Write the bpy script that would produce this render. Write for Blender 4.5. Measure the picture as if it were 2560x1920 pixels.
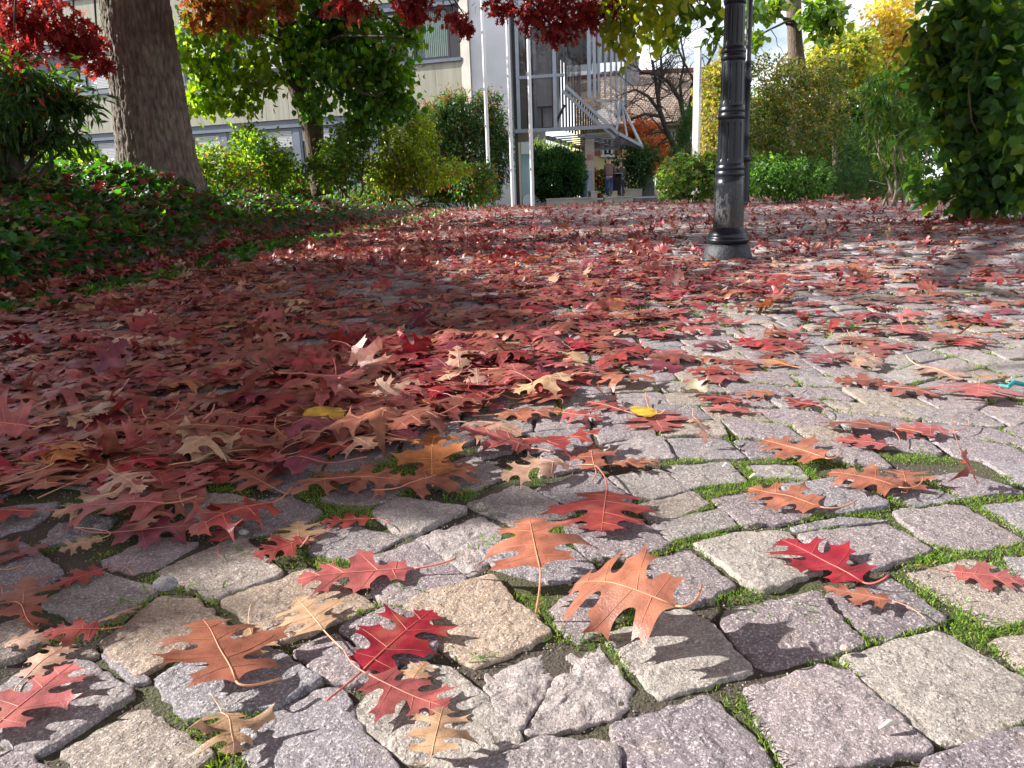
import bpy, math, random
import numpy as np
from mathutils import Vector, Matrix
from mathutils.geometry import delaunay_2d_cdt
for _o in list(bpy.data.objects): bpy.data.objects.remove(_o)
rng = np.random.default_rng(7); random.seed(7)
SC = bpy.context.scene; COL = SC.collection
# ------------------------------------------------------------------ camera
FX = 1950.0; PITCH = math.radians(13.8); ROLL = math.radians(2.02); EYE = 0.5
CF = np.array([0, math.cos(PITCH), -math.sin(PITCH)]); _U = np.array([0, math.sin(PITCH), math.cos(PITCH)]); _R = np.array([1., 0, 0])
CU = math.cos(ROLL)*_U + math.sin(ROLL)*_R; CR = math.cos(ROLL)*_R - math.sin(ROLL)*_U; CC = np.array([0, 0, EYE])
cam = bpy.data.cameras.new('camera'); camo = bpy.data.objects.new('camera', cam); COL.objects.link(camo)
cam.sensor_width = 36; cam.lens = FX/2560*36; cam.clip_start = .02; cam.clip_end = 2000
camo.matrix_world = Matrix(((CR[0], CU[0], -CF[0], 0), (CR[1], CU[1], -CF[1], 0), (CR[2], CU[2], -CF[2], EYE), (0, 0, 0, 1)))
SC.camera = camo
# ------------------------------------------------------------------ light
SAZ = math.radians(-80); SEL = math.radians(28)
SUN = np.array([math.sin(SAZ)*math.cos(SEL), math.cos(SAZ)*math.cos(SEL), math.sin(SEL)])
sl = bpy.data.lights.new('sun', 'SUN'); sl.energy = 5.0; sl.angle = math.radians(.53); sl.color = (1, .955, .88)
so = bpy.data.objects.new('sun', sl); COL.objects.link(so); so.rotation_euler = Vector(SUN).to_track_quat('Z', 'Y').to_euler(); so.location = (-20, 8, 20)
W = bpy.data.worlds.new('World'); SC.world = W; W.use_nodes = True
nt = W.node_tree; bg = nt.nodes['Background']
sky = nt.nodes.new('ShaderNodeTexSky'); sky.sky_type = 'NISHITA'; sky.sun_disc = False
sky.sun_elevation = SEL; sky.sun_rotation = SAZ; sky.air_density = 1.0; sky.dust_density = 1.2; sky.ozone_density = 1.2
tc = nt.nodes.new('ShaderNodeTexCoord'); mp = nt.nodes.new('ShaderNodeMapping'); mp.inputs['Scale'].default_value = (1, 1, 2.6)
nz = nt.nodes.new('ShaderNodeTexNoise'); nz.inputs['Scale'].default_value = 3.2; nz.inputs['Detail'].default_value = 7; nz.inputs['Roughness'].default_value = .55
cr = nt.nodes.new('ShaderNodeValToRGB'); cr.color_ramp.elements[0].position = .33; cr.color_ramp.elements[1].position = .56
mx = nt.nodes.new('ShaderNodeMix'); mx.data_type = 'RGBA'; mx.inputs['B'].default_value = (12.5, 12.9, 13.6, 1)
nt.links.new(tc.outputs['Generated'], mp.inputs['Vector']); nt.links.new(mp.outputs['Vector'], nz.inputs['Vector'])
nt.links.new(nz.outputs['Fac'], cr.inputs['Fac']); nt.links.new(cr.outputs['Color'], mx.inputs['Factor'])
nt.links.new(sky.outputs['Color'], mx.inputs['A']); nt.links.new(mx.outputs['Result'], bg.inputs['Color'])
bg.inputs['Strength'].default_value = .06
SC.view_settings.view_transform = 'Standard'; SC.view_settings.look = 'None'; SC.view_settings.gamma = 1
SC.view_settings.exposure = 1.36
SC.cycles.max_bounces = 6; SC.cycles.transparent_max_bounces = 8; SC.cycles.transmission_bounces = 4; SC.cycles.diffuse_bounces = 3
SC.cycles.use_denoising = True; SC.cycles.caustics_reflective = False; SC.cycles.caustics_refractive = False
# ------------------------------------------------------------------ pixel <-> world
def ray(x, y): return CF*FX + CR*(x-1280) - CU*(y-960)
def gp(x, y, z=0.):
    d = ray(x, y); return CC + d*(z-EYE)/d[2]
def at(x, y, Y):
    d = ray(x, y); return CC + d*Y/d[1]
def proj(P):
    v = np.asarray(P, float)-CC; k = FX/np.maximum(v@CF, 1e-3); return 1280+(v@CR)*k, 960-(v@CU)*k
# ------------------------------------------------------------------ helpers
class M:
    def __init__(s): s.V = []; s.n = 0; s.F = {}; s.C = []
    def add(s, V, F, col=None):
        V = np.asarray(V, float).reshape(-1, 3); s.V.append(V)
        if isinstance(F, np.ndarray): s.F.setdefault(F.shape[1], []).append(F+s.n)
        else:
            for f in F: s.F.setdefault(len(f), []).append(np.array([f])+s.n)
        if col is None: col = (.5, .5, .5)
        c = np.asarray(col, float)
        if c.ndim == 1: c = np.tile(c, (len(V), 1))
        s.C.append(c); s.n += len(V); return s
    def box(s, a, b, col=None):
        x0, y0, z0 = np.minimum(a, b); x1, y1, z1 = np.maximum(a, b)
        return s.hexa([(x0,y0,z0),(x1,y0,z0),(x1,y1,z0),(x0,y1,z0),(x0,y0,z1),(x1,y0,z1),(x1,y1,z1),(x0,y1,z1)], col)
    def hexa(s, P, col=None):
        return s.add(P, np.array([(3,2,1,0),(4,5,6,7),(0,1,5,4),(1,2,6,5),(2,3,7,6),(3,0,4,7)]), col)
    def beam(s, a, b, w, h=None, col=None, up=(0, 0, 1)):
        a = np.array(a, float); b = np.array(b, float); h = h or w; d = b-a; d /= np.linalg.norm(d)
        up = np.array(up, float)
        if abs(d@up) > .95: up = np.array([1., 0, 0])
        x = np.cross(d, up); x /= np.linalg.norm(x); u = np.cross(x, d)
        P = [p + x*i*w/2 + u*j*h/2 for p in (a, b) for i, j in ((-1,-1),(1,-1),(1,1),(-1,1))]
        return s.add(P, np.array([(0,1,2,3),(7,6,5,4),(4,5,1,0),(5,6,2,1),(6,7,3,2),(7,4,0,3)]), col)
    def tube(s, pts, rad, n=8, col=None, cap=True):
        pts = np.asarray(pts, float); k = len(pts); rad = np.broadcast_to(rad, (k,))
        t = np.gradient(pts, axis=0); t /= np.linalg.norm(t, axis=1, keepdims=True)+1e-9
        ref = np.array([0, 0, 1.]) if abs(t[0, 2]) < .9 else np.array([1., 0, 0])
        V = np.zeros((k, n, 3)); a = np.arange(n)*2*np.pi/n
        for i in range(k):
            x = np.cross(t[i], ref); x /= np.linalg.norm(x)+1e-9; y = np.cross(x, t[i]); ref = y if i == 0 else y
            V[i] = pts[i]+rad[i]*(np.cos(a)[:, None]*x+np.sin(a)[:, None]*y)
        i, j = np.meshgrid(np.arange(k-1), np.arange(n), indexing='ij'); j2 = (j+1) % n
        F = np.stack([i*n+j, (i+1)*n+j, (i+1)*n+j2, i*n+j2], -1).reshape(-1, 4)
        b = s.n; s.add(V, F, col)
        if cap:
            for q, o in ((list(range(n)), 0), (list(range(n))[::-1], (k-1)*n)):
                s.F.setdefault(n, []).append(np.array([q])+b+o)
        return s
    def lathe(s, prof, c, n=32, f=None, col=None):
        prof = np.asarray(prof, float); a = np.arange(n)*2*np.pi/n; k = len(prof)
        r = np.tile(prof[:, :1], (1, n)); z = np.tile(prof[:, 1:2], (1, n))
        if f is not None: r = r+f(a[None, :], z)
        V = np.stack([c[0]+r*np.cos(a), c[1]+r*np.sin(a), c[2]+z], -1)
        i, j = np.meshgrid(np.arange(k-1), np.arange(n), indexing='ij'); j2 = (j+1) % n
        F = np.stack([i*n+j, i*n+j2, (i+1)*n+j2, (i+1)*n+j], -1).reshape(-1, 4)
        b = s.n; s.add(V, F, col); s.F.setdefault(n, []).append(np.array([list(range(n))])+b+(k-1)*n); return s
    def build(s, name, mat, parent=None, smooth=False, label=None, cat=None, group=None, kind=None):
        V = np.concatenate(s.V).astype(np.float32); me = bpy.data.meshes.new(name)
        me.vertices.add(len(V)); me.vertices.foreach_set('co', V.ravel())
        lo = []; ct = []
        for k, L in s.F.items():
            A = np.concatenate(L).astype(np.int32); lo.append(A.ravel()); ct.append(np.full(len(A), k, np.int32))
        lo = np.concatenate(lo); ct = np.concatenate(ct); st = np.concatenate([[0], np.cumsum(ct)[:-1]]).astype(np.int32)
        me.loops.add(len(lo)); me.loops.foreach_set('vertex_index', lo)
        me.polygons.add(len(ct)); me.polygons.foreach_set('loop_start', st); me.polygons.foreach_set('loop_total', ct)
        me.polygons.foreach_set('use_smooth', np.full(len(ct), bool(smooth)))
        c = np.concatenate(s.C); c = np.concatenate([c, np.ones((len(c), 1))], 1).astype(np.float32)
        at_ = me.color_attributes.new('Col', 'FLOAT_COLOR', 'POINT'); at_.data.foreach_set('color', c.ravel())
        me.update(calc_edges=True); me.validate()
        if mat: me.materials.append(mat)
        o = bpy.data.objects.new(name, me); COL.objects.link(o)
        if parent: o.parent = parent; o.matrix_parent_inverse = parent.matrix_basis.inverted()
        tag(o, label, cat, group, kind); return o
def tag(o, label=None, cat=None, group=None, kind=None):
    for k, v in (('label', label), ('category', cat), ('group', group), ('kind', kind)):
        if v: o[k] = v
    return o
def thing(name, loc, label, cat, group=None):
    o = bpy.data.objects.new(name, None); COL.objects.link(o); o.location = [float(q) for q in loc]; o.empty_display_size = .1
    bpy.context.view_layer.update() if False else None
    o.matrix_basis = Matrix.Translation([float(q) for q in loc])
    return tag(o, label, cat, group)
# ---- materials
def mat(name, rgb=(.5, .5, .5), rough=.6, metal=0., attr=False, noise=0., nscale=20., bump=0., bscale=60., trans=0., tcol=(1.5, 1.6, .5), spec=.5, stretch=None, alpha=1., coat=0., spots=0.):
    m = bpy.data.materials.new(name); m.use_nodes = True; N = m.node_tree.nodes; L = m.node_tree.links
    b = N['Principled BSDF']; out = N['Material Output']
    b.inputs['Roughness'].default_value = rough; b.inputs['Metallic'].default_value = metal
    b.inputs['Specular IOR Level'].default_value = spec; b.inputs['Coat Weight'].default_value = coat
    if attr: a = N.new('ShaderNodeAttribute'); a.attribute_name = 'Col'; src = a.outputs['Color']
    else: a = N.new('ShaderNodeRGB'); a.outputs[0].default_value = (*rgb, 1); src = a.outputs[0]
    t = N.new('ShaderNodeTexCoord'); vec = t.outputs['Object']
    if stretch:
        mp = N.new('ShaderNodeMapping'); mp.inputs['Scale'].default_value = stretch; L.new(vec, mp.inputs['Vector']); vec = mp.outputs['Vector']
    if noise:
        n = N.new('ShaderNodeTexNoise'); n.inputs['Scale'].default_value = nscale; n.inputs['Detail'].default_value = 6; L.new(vec, n.inputs['Vector'])
        r = N.new('ShaderNodeMapRange'); r.inputs['From Min'].default_value = .3; r.inputs['From Max'].default_value = .7
        r.inputs['To Min'].default_value = 1-noise; r.inputs['To Max'].default_value = 1+noise; L.new(n.outputs['Fac'], r.inputs['Value'])
        x = N.new('ShaderNodeVectorMath'); x.operation = 'SCALE'; L.new(src, x.inputs[0]); L.new(r.outputs[0], x.inputs['Scale']); src = x.outputs[0]
    if spots:
        n3 = N.new('ShaderNodeTexNoise'); n3.inputs['Scale'].default_value = 150; n3.inputs['Detail'].default_value = 4; n3.inputs['Roughness'].default_value = .7; L.new(vec, n3.inputs['Vector'])
        r3 = N.new('ShaderNodeMapRange'); r3.inputs['From Min'].default_value = .58; r3.inputs['From Max'].default_value = .7; r3.inputs['To Max'].default_value = spots; L.new(n3.outputs['Fac'], r3.inputs['Value'])
        x3 = N.new('ShaderNodeMix'); x3.data_type = 'RGBA'; x3.inputs['B'].default_value = (.07, .035, .025, 1); L.new(r3.outputs[0], x3.inputs['Factor']); L.new(src, x3.inputs['A']); src = x3.outputs['Result']
        n4 = N.new('ShaderNodeTexNoise'); n4.inputs['Scale'].default_value = 24; n4.inputs['Detail'].default_value = 3; L.new(vec, n4.inputs['Vector'])
        r4 = N.new('ShaderNodeMapRange'); r4.inputs['From Min'].default_value = .55; r4.inputs['From Max'].default_value = .72; r4.inputs['To Max'].default_value = .28; L.new(n4.outputs['Fac'], r4.inputs['Value'])
        x4 = N.new('ShaderNodeMix'); x4.data_type = 'RGBA'; x4.inputs['B'].default_value = (.34, .20, .12, 1); L.new(r4.outputs[0], x4.inputs['Factor']); L.new(src, x4.inputs['A']); src = x4.outputs['Result']
    L.new(src, b.inputs['Base Color'])
    if bump:
        n2 = N.new('ShaderNodeTexNoise'); n2.inputs['Scale'].default_value = bscale; n2.inputs['Detail'].default_value = 5; L.new(vec, n2.inputs['Vector'])
        bu = N.new('ShaderNodeBump'); bu.inputs['Strength'].default_value = 1; bu.inputs['Distance'].default_value = bump
        L.new(n2.outputs['Fac'], bu.inputs['Height']); L.new(bu.outputs['Normal'], b.inputs['Normal'])
    if trans:
        tr = N.new('ShaderNodeBsdfTranslucent'); mi = N.new('ShaderNodeMixShader'); mi.inputs[0].default_value = trans
        x = N.new('ShaderNodeVectorMath'); x.operation = 'MULTIPLY'; x.inputs[1].default_value = tcol; L.new(src, x.inputs[0]); L.new(x.outputs[0], tr.inputs['Color'])
        L.new(b.outputs[0], mi.inputs[1]); L.new(tr.outputs[0], mi.inputs[2]); L.new(mi.outputs[0], out.inputs['Surface'])
    if alpha < 1:
        tp = N.new('ShaderNodeBsdfTransparent'); mi = N.new('ShaderNodeMixShader'); mi.inputs[0].default_value = alpha
        L.new(tp.outputs[0], mi.inputs[1]); L.new(b.outputs[0], mi.inputs[2]); L.new(mi.outputs[0], out.inputs['Surface'])
    return m
m_fol = mat('foliage', attr=True, rough=.42, trans=.5, tcol=(2.3, 2.3, .5), spec=.45)
m_folred = mat('autumn_foliage', attr=True, rough=.45, trans=.42, tcol=(1.7, 1.2, .8), spec=.4)
m_dry = mat('fallen_leaf', attr=True, rough=.38, noise=.42, nscale=38, trans=.13, tcol=(1.4, .9, .6), spec=.4, bump=.0006, bscale=420, spots=.6)
m_stem = mat('leaf_stem', attr=True, rough=.5)
m_bark = mat('bark', attr=True, rough=.9, noise=.4, nscale=14, bump=.02, bscale=22, stretch=(2.2, 2.2, .6), spec=.2)
m_twig = mat('twig', (.06, .05, .04), rough=.85, noise=.3)
# ---- paving stone material
def stone_mat():
    m = bpy.data.materials.new('porphyry'); m.use_nodes = True; N = m.node_tree.nodes; L = m.node_tree.links; b = N['Principled BSDF']
    b.inputs['Roughness'].default_value = .72; b.inputs['Specular IOR Level'].default_value = .35
    a = N.new('ShaderNodeAttribute'); a.attribute_name = 'Col'; t = N.new('ShaderNodeTexCoord')
    def noise(s, d=4, r=.6):
        n = N.new('ShaderNodeTexNoise'); n.inputs['Scale'].default_value = s; n.inputs['Detail'].default_value = d; n.inputs['Roughness'].default_value = r
        L.new(t.outputs['Object'], n.inputs['Vector']); return n.outputs['Fac']
    def rmp(v, a0, a1, b0, b1):
        r = N.new('ShaderNodeMapRange'); r.inputs['From Min'].default_value = a0; r.inputs['From Max'].default_value = a1
        r.inputs['To Min'].default_value = b0; r.inputs['To Max'].default_value = b1; L.new(v, r.inputs['Value']); return r.outputs[0]
    def mixc(f, A, B):
        x = N.new('ShaderNodeMix'); x.data_type = 'RGBA'; L.new(f, x.inputs['Factor'])
        if isinstance(A, tuple): x.inputs['A'].default_value = A
        else: L.new(A, x.inputs['A'])
        if isinstance(B, tuple): x.inputs['B'].default_value = B
        else: L.new(B, x.inputs['B'])
        return x.outputs['Result']
    sc = N.new('ShaderNodeVectorMath'); sc.operation = 'SCALE'; L.new(a.outputs['Color'], sc.inputs[0]); L.new(rmp(noise(60, 6, .7), .3, .7, .62, 1.38), sc.inputs['Scale'])
    c = mixc(rmp(noise(300, 2, .6), .55, .63, 0, .75), sc.outputs[0], (.56, .52, .51, 1))
    c = mixc(rmp(noise(360, 2, .6), .57, .65, 0, .7), c, (.09, .075, .085, 1))
    c = mixc(rmp(noise(9, 3), .58, .75, 0, .35), c, (.42, .33, .24, 1))
    L.new(c, b.inputs['Base Color'])
    v = N.new('ShaderNodeTexVoronoi'); v.inputs['Scale'].default_value = 150; L.new(t.outputs['Object'], v.inputs['Vector'])
    pit = rmp(v.outputs['Distance'], .0, .32, 0, 1)
    gate = rmp(noise(26, 2), .5, .6, 0, 1)
    ad = N.new('ShaderNodeMath'); ad.operation = 'MULTIPLY_ADD'; L.new(pit, ad.inputs[0]); L.new(gate, ad.inputs[1]); L.new(rmp(noise(240, 4, .7), 0, 1, 0, 1.6), ad.inputs[2])
    bu = N.new('ShaderNodeBump'); bu.inputs['Distance'].default_value = .0023; bu.inputs['Strength'].default_value = .95
    L.new(ad.outputs[0], bu.inputs['Height']); L.new(bu.outputs[0], b.inputs['Normal']); return m
m_stone = stone_mat()
def joint_mat():
    m = bpy.data.materials.new('joint_sand'); m.use_nodes = True; N = m.node_tree.nodes; L = m.node_tree.links; b = N['Principled BSDF']
    b.inputs['Roughness'].default_value = .95; t = N.new('ShaderNodeTexCoord')
    n = N.new('ShaderNodeTexNoise'); n.inputs['Scale'].default_value = 7; n.inputs['Detail'].default_value = 5; L.new(t.outputs['Object'], n.inputs['Vector'])
    r = N.new('ShaderNodeValToRGB'); e = r.color_ramp.elements; e[0].position = .42; e[0].color = (.062, .05, .04, 1); e[1].position = .58; e[1].color = (.06, .07, .025, 1)
    L.new(n.outputs['Fac'], r.inputs['Fac'])
    n3 = N.new('ShaderNodeTexNoise'); n3.inputs['Scale'].default_value = 260; n3.inputs['Detail'].default_value = 3; L.new(t.outputs['Object'], n3.inputs['Vector'])
    x = N.new('ShaderNodeMix'); x.data_type = 'RGBA'; x.blend_type = 'OVERLAY'; x.inputs['Factor'].default_value = .9; L.new(r.outputs[0], x.inputs['A']); L.new(n3.outputs['Fac'], x.inputs['B'])
    L.new(x.outputs['Result'], b.inputs['Base Color'])
    bu = N.new('ShaderNodeBump'); bu.inputs['Distance'].default_value = .004; L.new(n3.outputs['Fac'], bu.inputs['Height']); L.new(bu.outputs[0], b.inputs['Normal']); return m
m_joint = joint_mat()
m_soil = mat('soil', (.05, .04, .03), rough=.95, noise=.5, nscale=3, bump=.02, bscale=18)
m_conc = mat('concrete', (.33, .32, .29), rough=.85, noise=.16, nscale=1.4, bump=.004, bscale=30)
# ------------------------------------------------------------------ shared fields
EDGE = np.array([(0.5, -3.0), (3.8, -2.75), (6, -2.72), (8, -2.85), (10.3, -3.0), (15, -2.8), (20, -2.6), (27, -2.7), (40, -2.9)])
def edge_x(y): return np.interp(y, EDGE[:, 0], EDGE[:, 1])
def bank(x, y):
    d = np.maximum(0, edge_x(y)-x); h = np.interp(y, [0, 9, 13, 20, 27, 34], [.70, .86, .82, .70, .5, .5])
    s = .22*np.clip(d/.1, 0, 1)+.78*np.clip(d/1.75, 0, 1)
    s = s+.3*np.exp(-((x+3.45)/.55)**2-((y-8.1)/1.1)**2)
    return h*s + s*.05*np.sin(x*2.1+y*1.3) + s*.03*np.sin(x*5.3-y*3.7)
CX = np.arange(9)*320.
CY = np.array([505, 530, 560, 620, 680, 740, 800, 850, 900, 950, 1000, 1050, 1100, 1150, 1200, 1250, 1300, 1360, 1450, 1560])
CT = np.array([[.8,.8,.85,.9,.7,.6,.6,.7,.8],[.8,.8,.85,.9,.75,.6,.6,.7,.85],[.9,.9,.95,.95,.85,.65,.6,.65,.75],[.9,.95,.97,.96,.93,.85,.6,.5,.5],
 [.95,.97,.93,.8,.93,.88,.78,.6,.6],[.97,.97,.95,.55,.85,.92,.75,.6,.45],[.96,.97,.9,.5,.8,.88,.6,.42,.3],[.9,.95,.93,.8,.93,.6,.32,.22,.12],
 [.85,.95,.93,.96,.98,.45,.1,.05,.03],[.7,.9,.9,.98,.97,.2,.03,.02,.02],[.7,.92,.92,.98,.9,.1,.01,.01,.01],[.9,.95,.94,.97,.6,.03,0,0,0],
 [.93,.95,.92,.9,.25,0,0,0,0],[.9,.93,.85,.5,.05,0,0,0,0],[.85,.86,.75,.18,0,0,0,0,0],[.7,.66,.45,.03,0,0,0,0,0],[.5,.42,.12,0,0,0,0,0,0],
 [.3,.14,.02,0,0,0,0,0,0],[.12,.02,0,0,0,0,0,0,0],[.05,0,0,0,0,0,0,0,0]])
def cover(x, y):
    px, py = proj(np.stack([x, y, 0*x], -1)); i = np.clip(px/320, 0, 7.999); i0 = i.astype(int); fi = i-i0
    r = np.interp(py, CY, np.arange(len(CY))); r0 = np.clip(r.astype(int), 0, len(CY)-2); fr = r-r0
    v = CT[r0, i0]*(1-fi)*(1-fr)+CT[r0, i0+1]*fi*(1-fr)+CT[r0+1, i0]*(1-fi)*fr+CT[r0+1, i0+1]*fi*fr
    return v
def vnoise(x, y, s, seed=0):
    x = np.asarray(x)*s+seed*13.7; y = np.asarray(y)*s-seed*7.1; xi = np.floor(x).astype(np.int64); yi = np.floor(y).astype(np.int64); fx = x-xi; fy = y-yi
    fx = fx*fx*(3-2*fx); fy = fy*fy*(3-2*fy)
    def h(a, b): v = np.sin(a*127.1+b*311.7+seed*74.7)*43758.5453; return v-np.floor(v)
    return (h(xi, yi)*(1-fx)+h(xi+1, yi)*fx)*(1-fy)+(h(xi, yi+1)*(1-fx)+h(xi+1, yi+1)*fx)*fy
# ------------------------------------------------------------------ ground
g = M(); n = 60; X = np.linspace(-1, 1, n)**3*600; Y = np.linspace(-1, 1, n)**3*600+20
GX, GY = np.meshgrid(X, Y, indexing='ij'); Z = np.full_like(GX, -.35); i, j = np.meshgrid(np.arange(n-1), np.arange(n-1), indexing='ij')
F = np.stack([i*n+j, (i+1)*n+j, (i+1)*n+j+1, i*n+j+1], -1).reshape(-1, 4)
g.add(np.stack([GX, GY, Z], -1), F).build('ground', m_soil, kind='structure')
def sheet(name, xs, ys, zf, mt, **k):
    gx, gy = np.meshgrid(xs, ys, indexing='ij'); a, b = len(xs), len(ys); i, j = np.meshgrid(np.arange(a-1), np.arange(b-1), indexing='ij')
    F = np.stack([i*b+j, (i+1)*b+j, (i+1)*b+j+1, i*b+j+1], -1).reshape(-1, 4)
    return M().add(np.stack([gx, gy, zf(gx, gy)], -1), F).build(name, mt, smooth=True, **k)
sheet('joint_bed', np.linspace(-3.4, 18, 900), np.concatenate([np.linspace(.3, 3.2, 420), np.linspace(3.25, 28, 120)]),
      lambda x, y: -.0085-.004*vnoise(x, y, 60, 3)+.004*vnoise(x, y, 9, 4)-.004*(y > 3.2), m_joint, kind='structure')
sheet('planting_bank', np.concatenate([np.linspace(-22, -6, 30), np.linspace(-5.9, -2.3, 90)]), np.linspace(.3, 34, 260),
      lambda x, y: np.where(x > edge_x(y)+.03, -.2, bank(x, y)-.01), m_soil, kind='structure')
# ------------------------------------------------------------------ paving stones
TR = [[(559,1496),(771,1412),(938,1500),(703,1600)],[(394,1424),(600,1335),(705,1430),(534,1491)],[(253,1603),(399,1485),(478,1484),(569,1558),(346,1684)],
[(251,1403),(385,1336),(490,1352),(395,1412),(325,1424)],[(102,1503),(240,1425),(392,1466),(292,1540),(204,1540)],[(-30,1361),(60,1355),(153,1424),(79,1466),(-30,1489)],
[(-30,1270),(140,1258),(70,1313),(-30,1338)],[(51,1350),(186,1289),(290,1290),(223,1336),(139,1354)],[(566,1285),(659,1245),(730,1240),(808,1275),(750,1318),(590,1335)],
[(457,1238),(557,1229),(640,1243),(548,1294),(470,1289)],[(195,1650),(332,1726),(107,1870),(20,1850),(-50,1760),(40,1690)],[(80,1688),(130,1635),(222,1612),(240,1625),(180,1650)],
[(153,1867),(362,1753),(534,1883),(380,1990),(250,1960)],[(-60,1880),(56,1880),(120,1925),(60,2000),(-60,2000)],[(388,1684),(534,1597),(620,1575),(797,1695),(675,1762),(460,1785)],
[(600,1815),(685,1774),(790,1716),(859,1710),(882,1800),(984,1897),(980,2000),(660,2000)],
[(743,1326),(826,1308),(877,1310),(1003,1336),(896,1398),(785,1377)],[(929,1275),(993,1240),(1165,1266),(1035,1331),(993,1324)],[(808,1240),(910,1187),(947,1182),(1026,1210),(952,1252),(880,1261)],
[(1049,1345),(1207,1280),(1258,1322),(1212,1410),(1175,1433),(1110,1391)],[(910,1401),(1045,1350),(1165,1438),(1068,1484),(993,1505),(942,1489)],[(1007,1503),(1060,1478),(1230,1438),(1267,1484),(1372,1574),(1190,1658),(1096,1600),(1060,1550)],
[(845,1562),(970,1517),(1045,1545),(1090,1605),(1020,1650),(960,1640)],[(734,1623),(830,1575),(945,1645),(940,1690),(836,1697)],[(885,1765),(1012,1656),(1114,1665),(1165,1698),(1305,1837),(1175,1911),(1003,1874),(895,1800)],
[(1220,1670),(1338,1628),(1417,1614),(1306,1818),(1250,1772),(1221,1715)],[(1424,1616),(1491,1600),(1575,1721),(1556,1763),(1412,1814),(1312,1828)],[(1190,1905),(1371,1846),(1538,1865),(1570,2000),(1190,2000)],
[(1378,1517),(1440,1480),(1530,1484),(1512,1563),(1450,1596),(1403,1558)],[(1519,1582),(1700,1520),(1765,1549),(1877,1665),(1658,1735),(1607,1688)],[(1524,1428),(1723,1368),(1830,1461),(1742,1503),(1650,1505),(1575,1466)],
[(1742,1359),(1860,1328),(1967,1322),(2046,1419),(1906,1470),(1840,1432)],[(1412,1308),(1600,1300),(1672,1361),(1589,1387),(1468,1387),(1431,1340)],[(1200,1375),(1334,1329),(1436,1373),(1490,1424),(1380,1450),(1260,1420)],
[(1170,1255),(1301,1210),(1436,1275),(1430,1292),(1324,1326),(1245,1285)],[(1338,1220),(1487,1176),(1575,1243),(1520,1262),(1450,1266)],[(1594,1257),(1733,1229),(1770,1259),(1654,1301),(1626,1297)],[(1631,1310),(1802,1266),(1840,1308),(1678,1350)],
[(1524,1192),(1649,1173),(1723,1220),(1640,1238),(1584,1233)],[(1658,1164),(1821,1148),(1867,1199),(1719,1213)],[(1785,1244),(1940,1210),(2040,1270),(1985,1300),(1860,1306)],[(1533,1809),(1775,1735),(1835,1800),(1923,1888),(1910,2000),(1600,2000)],
[(1868,1715),(2055,1658),(2120,1675),(2329,1865),(1981,1918),(1885,1767)],[(1800,1532),(2041,1486),(2157,1605),(1916,1661),(1850,1610)],[(2069,1484),(2222,1438),(2361,1545),(2199,1586),(2138,1554)],[(2113,1637),(2347,1577),(2560,1693),(2570,1780),(2371,1846),(2255,1786)],
[(2268,1428),(2430,1400),(2600,1450),(2600,1525),(2482,1558)],[(2000,1330),(2213,1312),(2329,1373),(2185,1415),(2056,1368)],[(1976,1312),(2092,1289),(2217,1300),(2000,1322)],[(2231,1275),(2403,1257),(2560,1345),(2417,1368),(2324,1350)],
[(1953,1206),(2097,1192),(2222,1262),(2092,1282),(2022,1266)],[(2125,1192),(2278,1196),(2398,1243),(2278,1258)],[(2324,1187),(2417,1178),(2560,1229),(2408,1238)],[(2459,1261),(2600,1250),(2650,1340),(2580,1335)],[(2482,1596),(2650,1570),(2680,1680),(2590,1690)],
[(2310,1893),(2463,1837),(2650,1800),(2680,2000),(2350,1990)],[(2515,1391),(2650,1385),(2650,1440),(2550,1425)],[(-60,1560),(60,1540),(100,1600),(30,1640),(-80,1650)],[(2000,1950),(2280,1920),(2330,2000),(1990,2040)],[(1090,1170),(1180,1135),(1270,1180),(1180,1220),(1060,1205)],
[(2610,1850),(2700,1720),(2760,1850),(2700,1950)],[(250,1625),(330,1705),(372,1690),(300,1630)]]
def chaikin(P, it=2, q=.22):
    for _ in range(it): N = np.roll(P, -1, 0); P = np.stack([P*(1-q)+N*q, P*q+N*(1-q)], 1).reshape(-1, 2)
    return P
def rcorner(P, rad=.010):
    o = []; P = np.asarray(P); n = len(P)
    for i in range(n):
        a, b, c = P[i-1], P[i], P[(i+1) % n]; u = a-b; v = c-b; lu = np.linalg.norm(u); lv = np.linalg.norm(v); r = min(rad, .38*lu, .38*lv)
        p = b+u/lu*r; q = b+v/lv*r
        for t in (0, .3, .7, 1.): o.append(p*(1-t)**2+b*2*t*(1-t)+q*t*t)
    return np.array(o)
def resample(P, n):
    Q = np.vstack([P, P[:1]]); d = np.r_[0, np.cumsum(np.linalg.norm(np.diff(Q, axis=0), axis=1))]; t = np.arange(n)*d[-1]/n
    return np.stack([np.interp(t, d, Q[:, 0]), np.interp(t, d, Q[:, 1])], -1)
def ccw(P): P = np.asarray(P); a = np.sum(P[:, 0]*np.roll(P[:, 1], -1)-np.roll(P[:, 0], -1)*P[:, 1]); return P if a > 0 else P[::-1]
traced = [ccw(np.array([gp(*q)[:2] for q in t])) for t in TR]
def grow(P, e): c = P.mean(0); d = P-c; return c+d*(1+e/np.linalg.norm(d, axis=1, keepdims=True))
traced = [grow(p, .0062) for p in traced]
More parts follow.
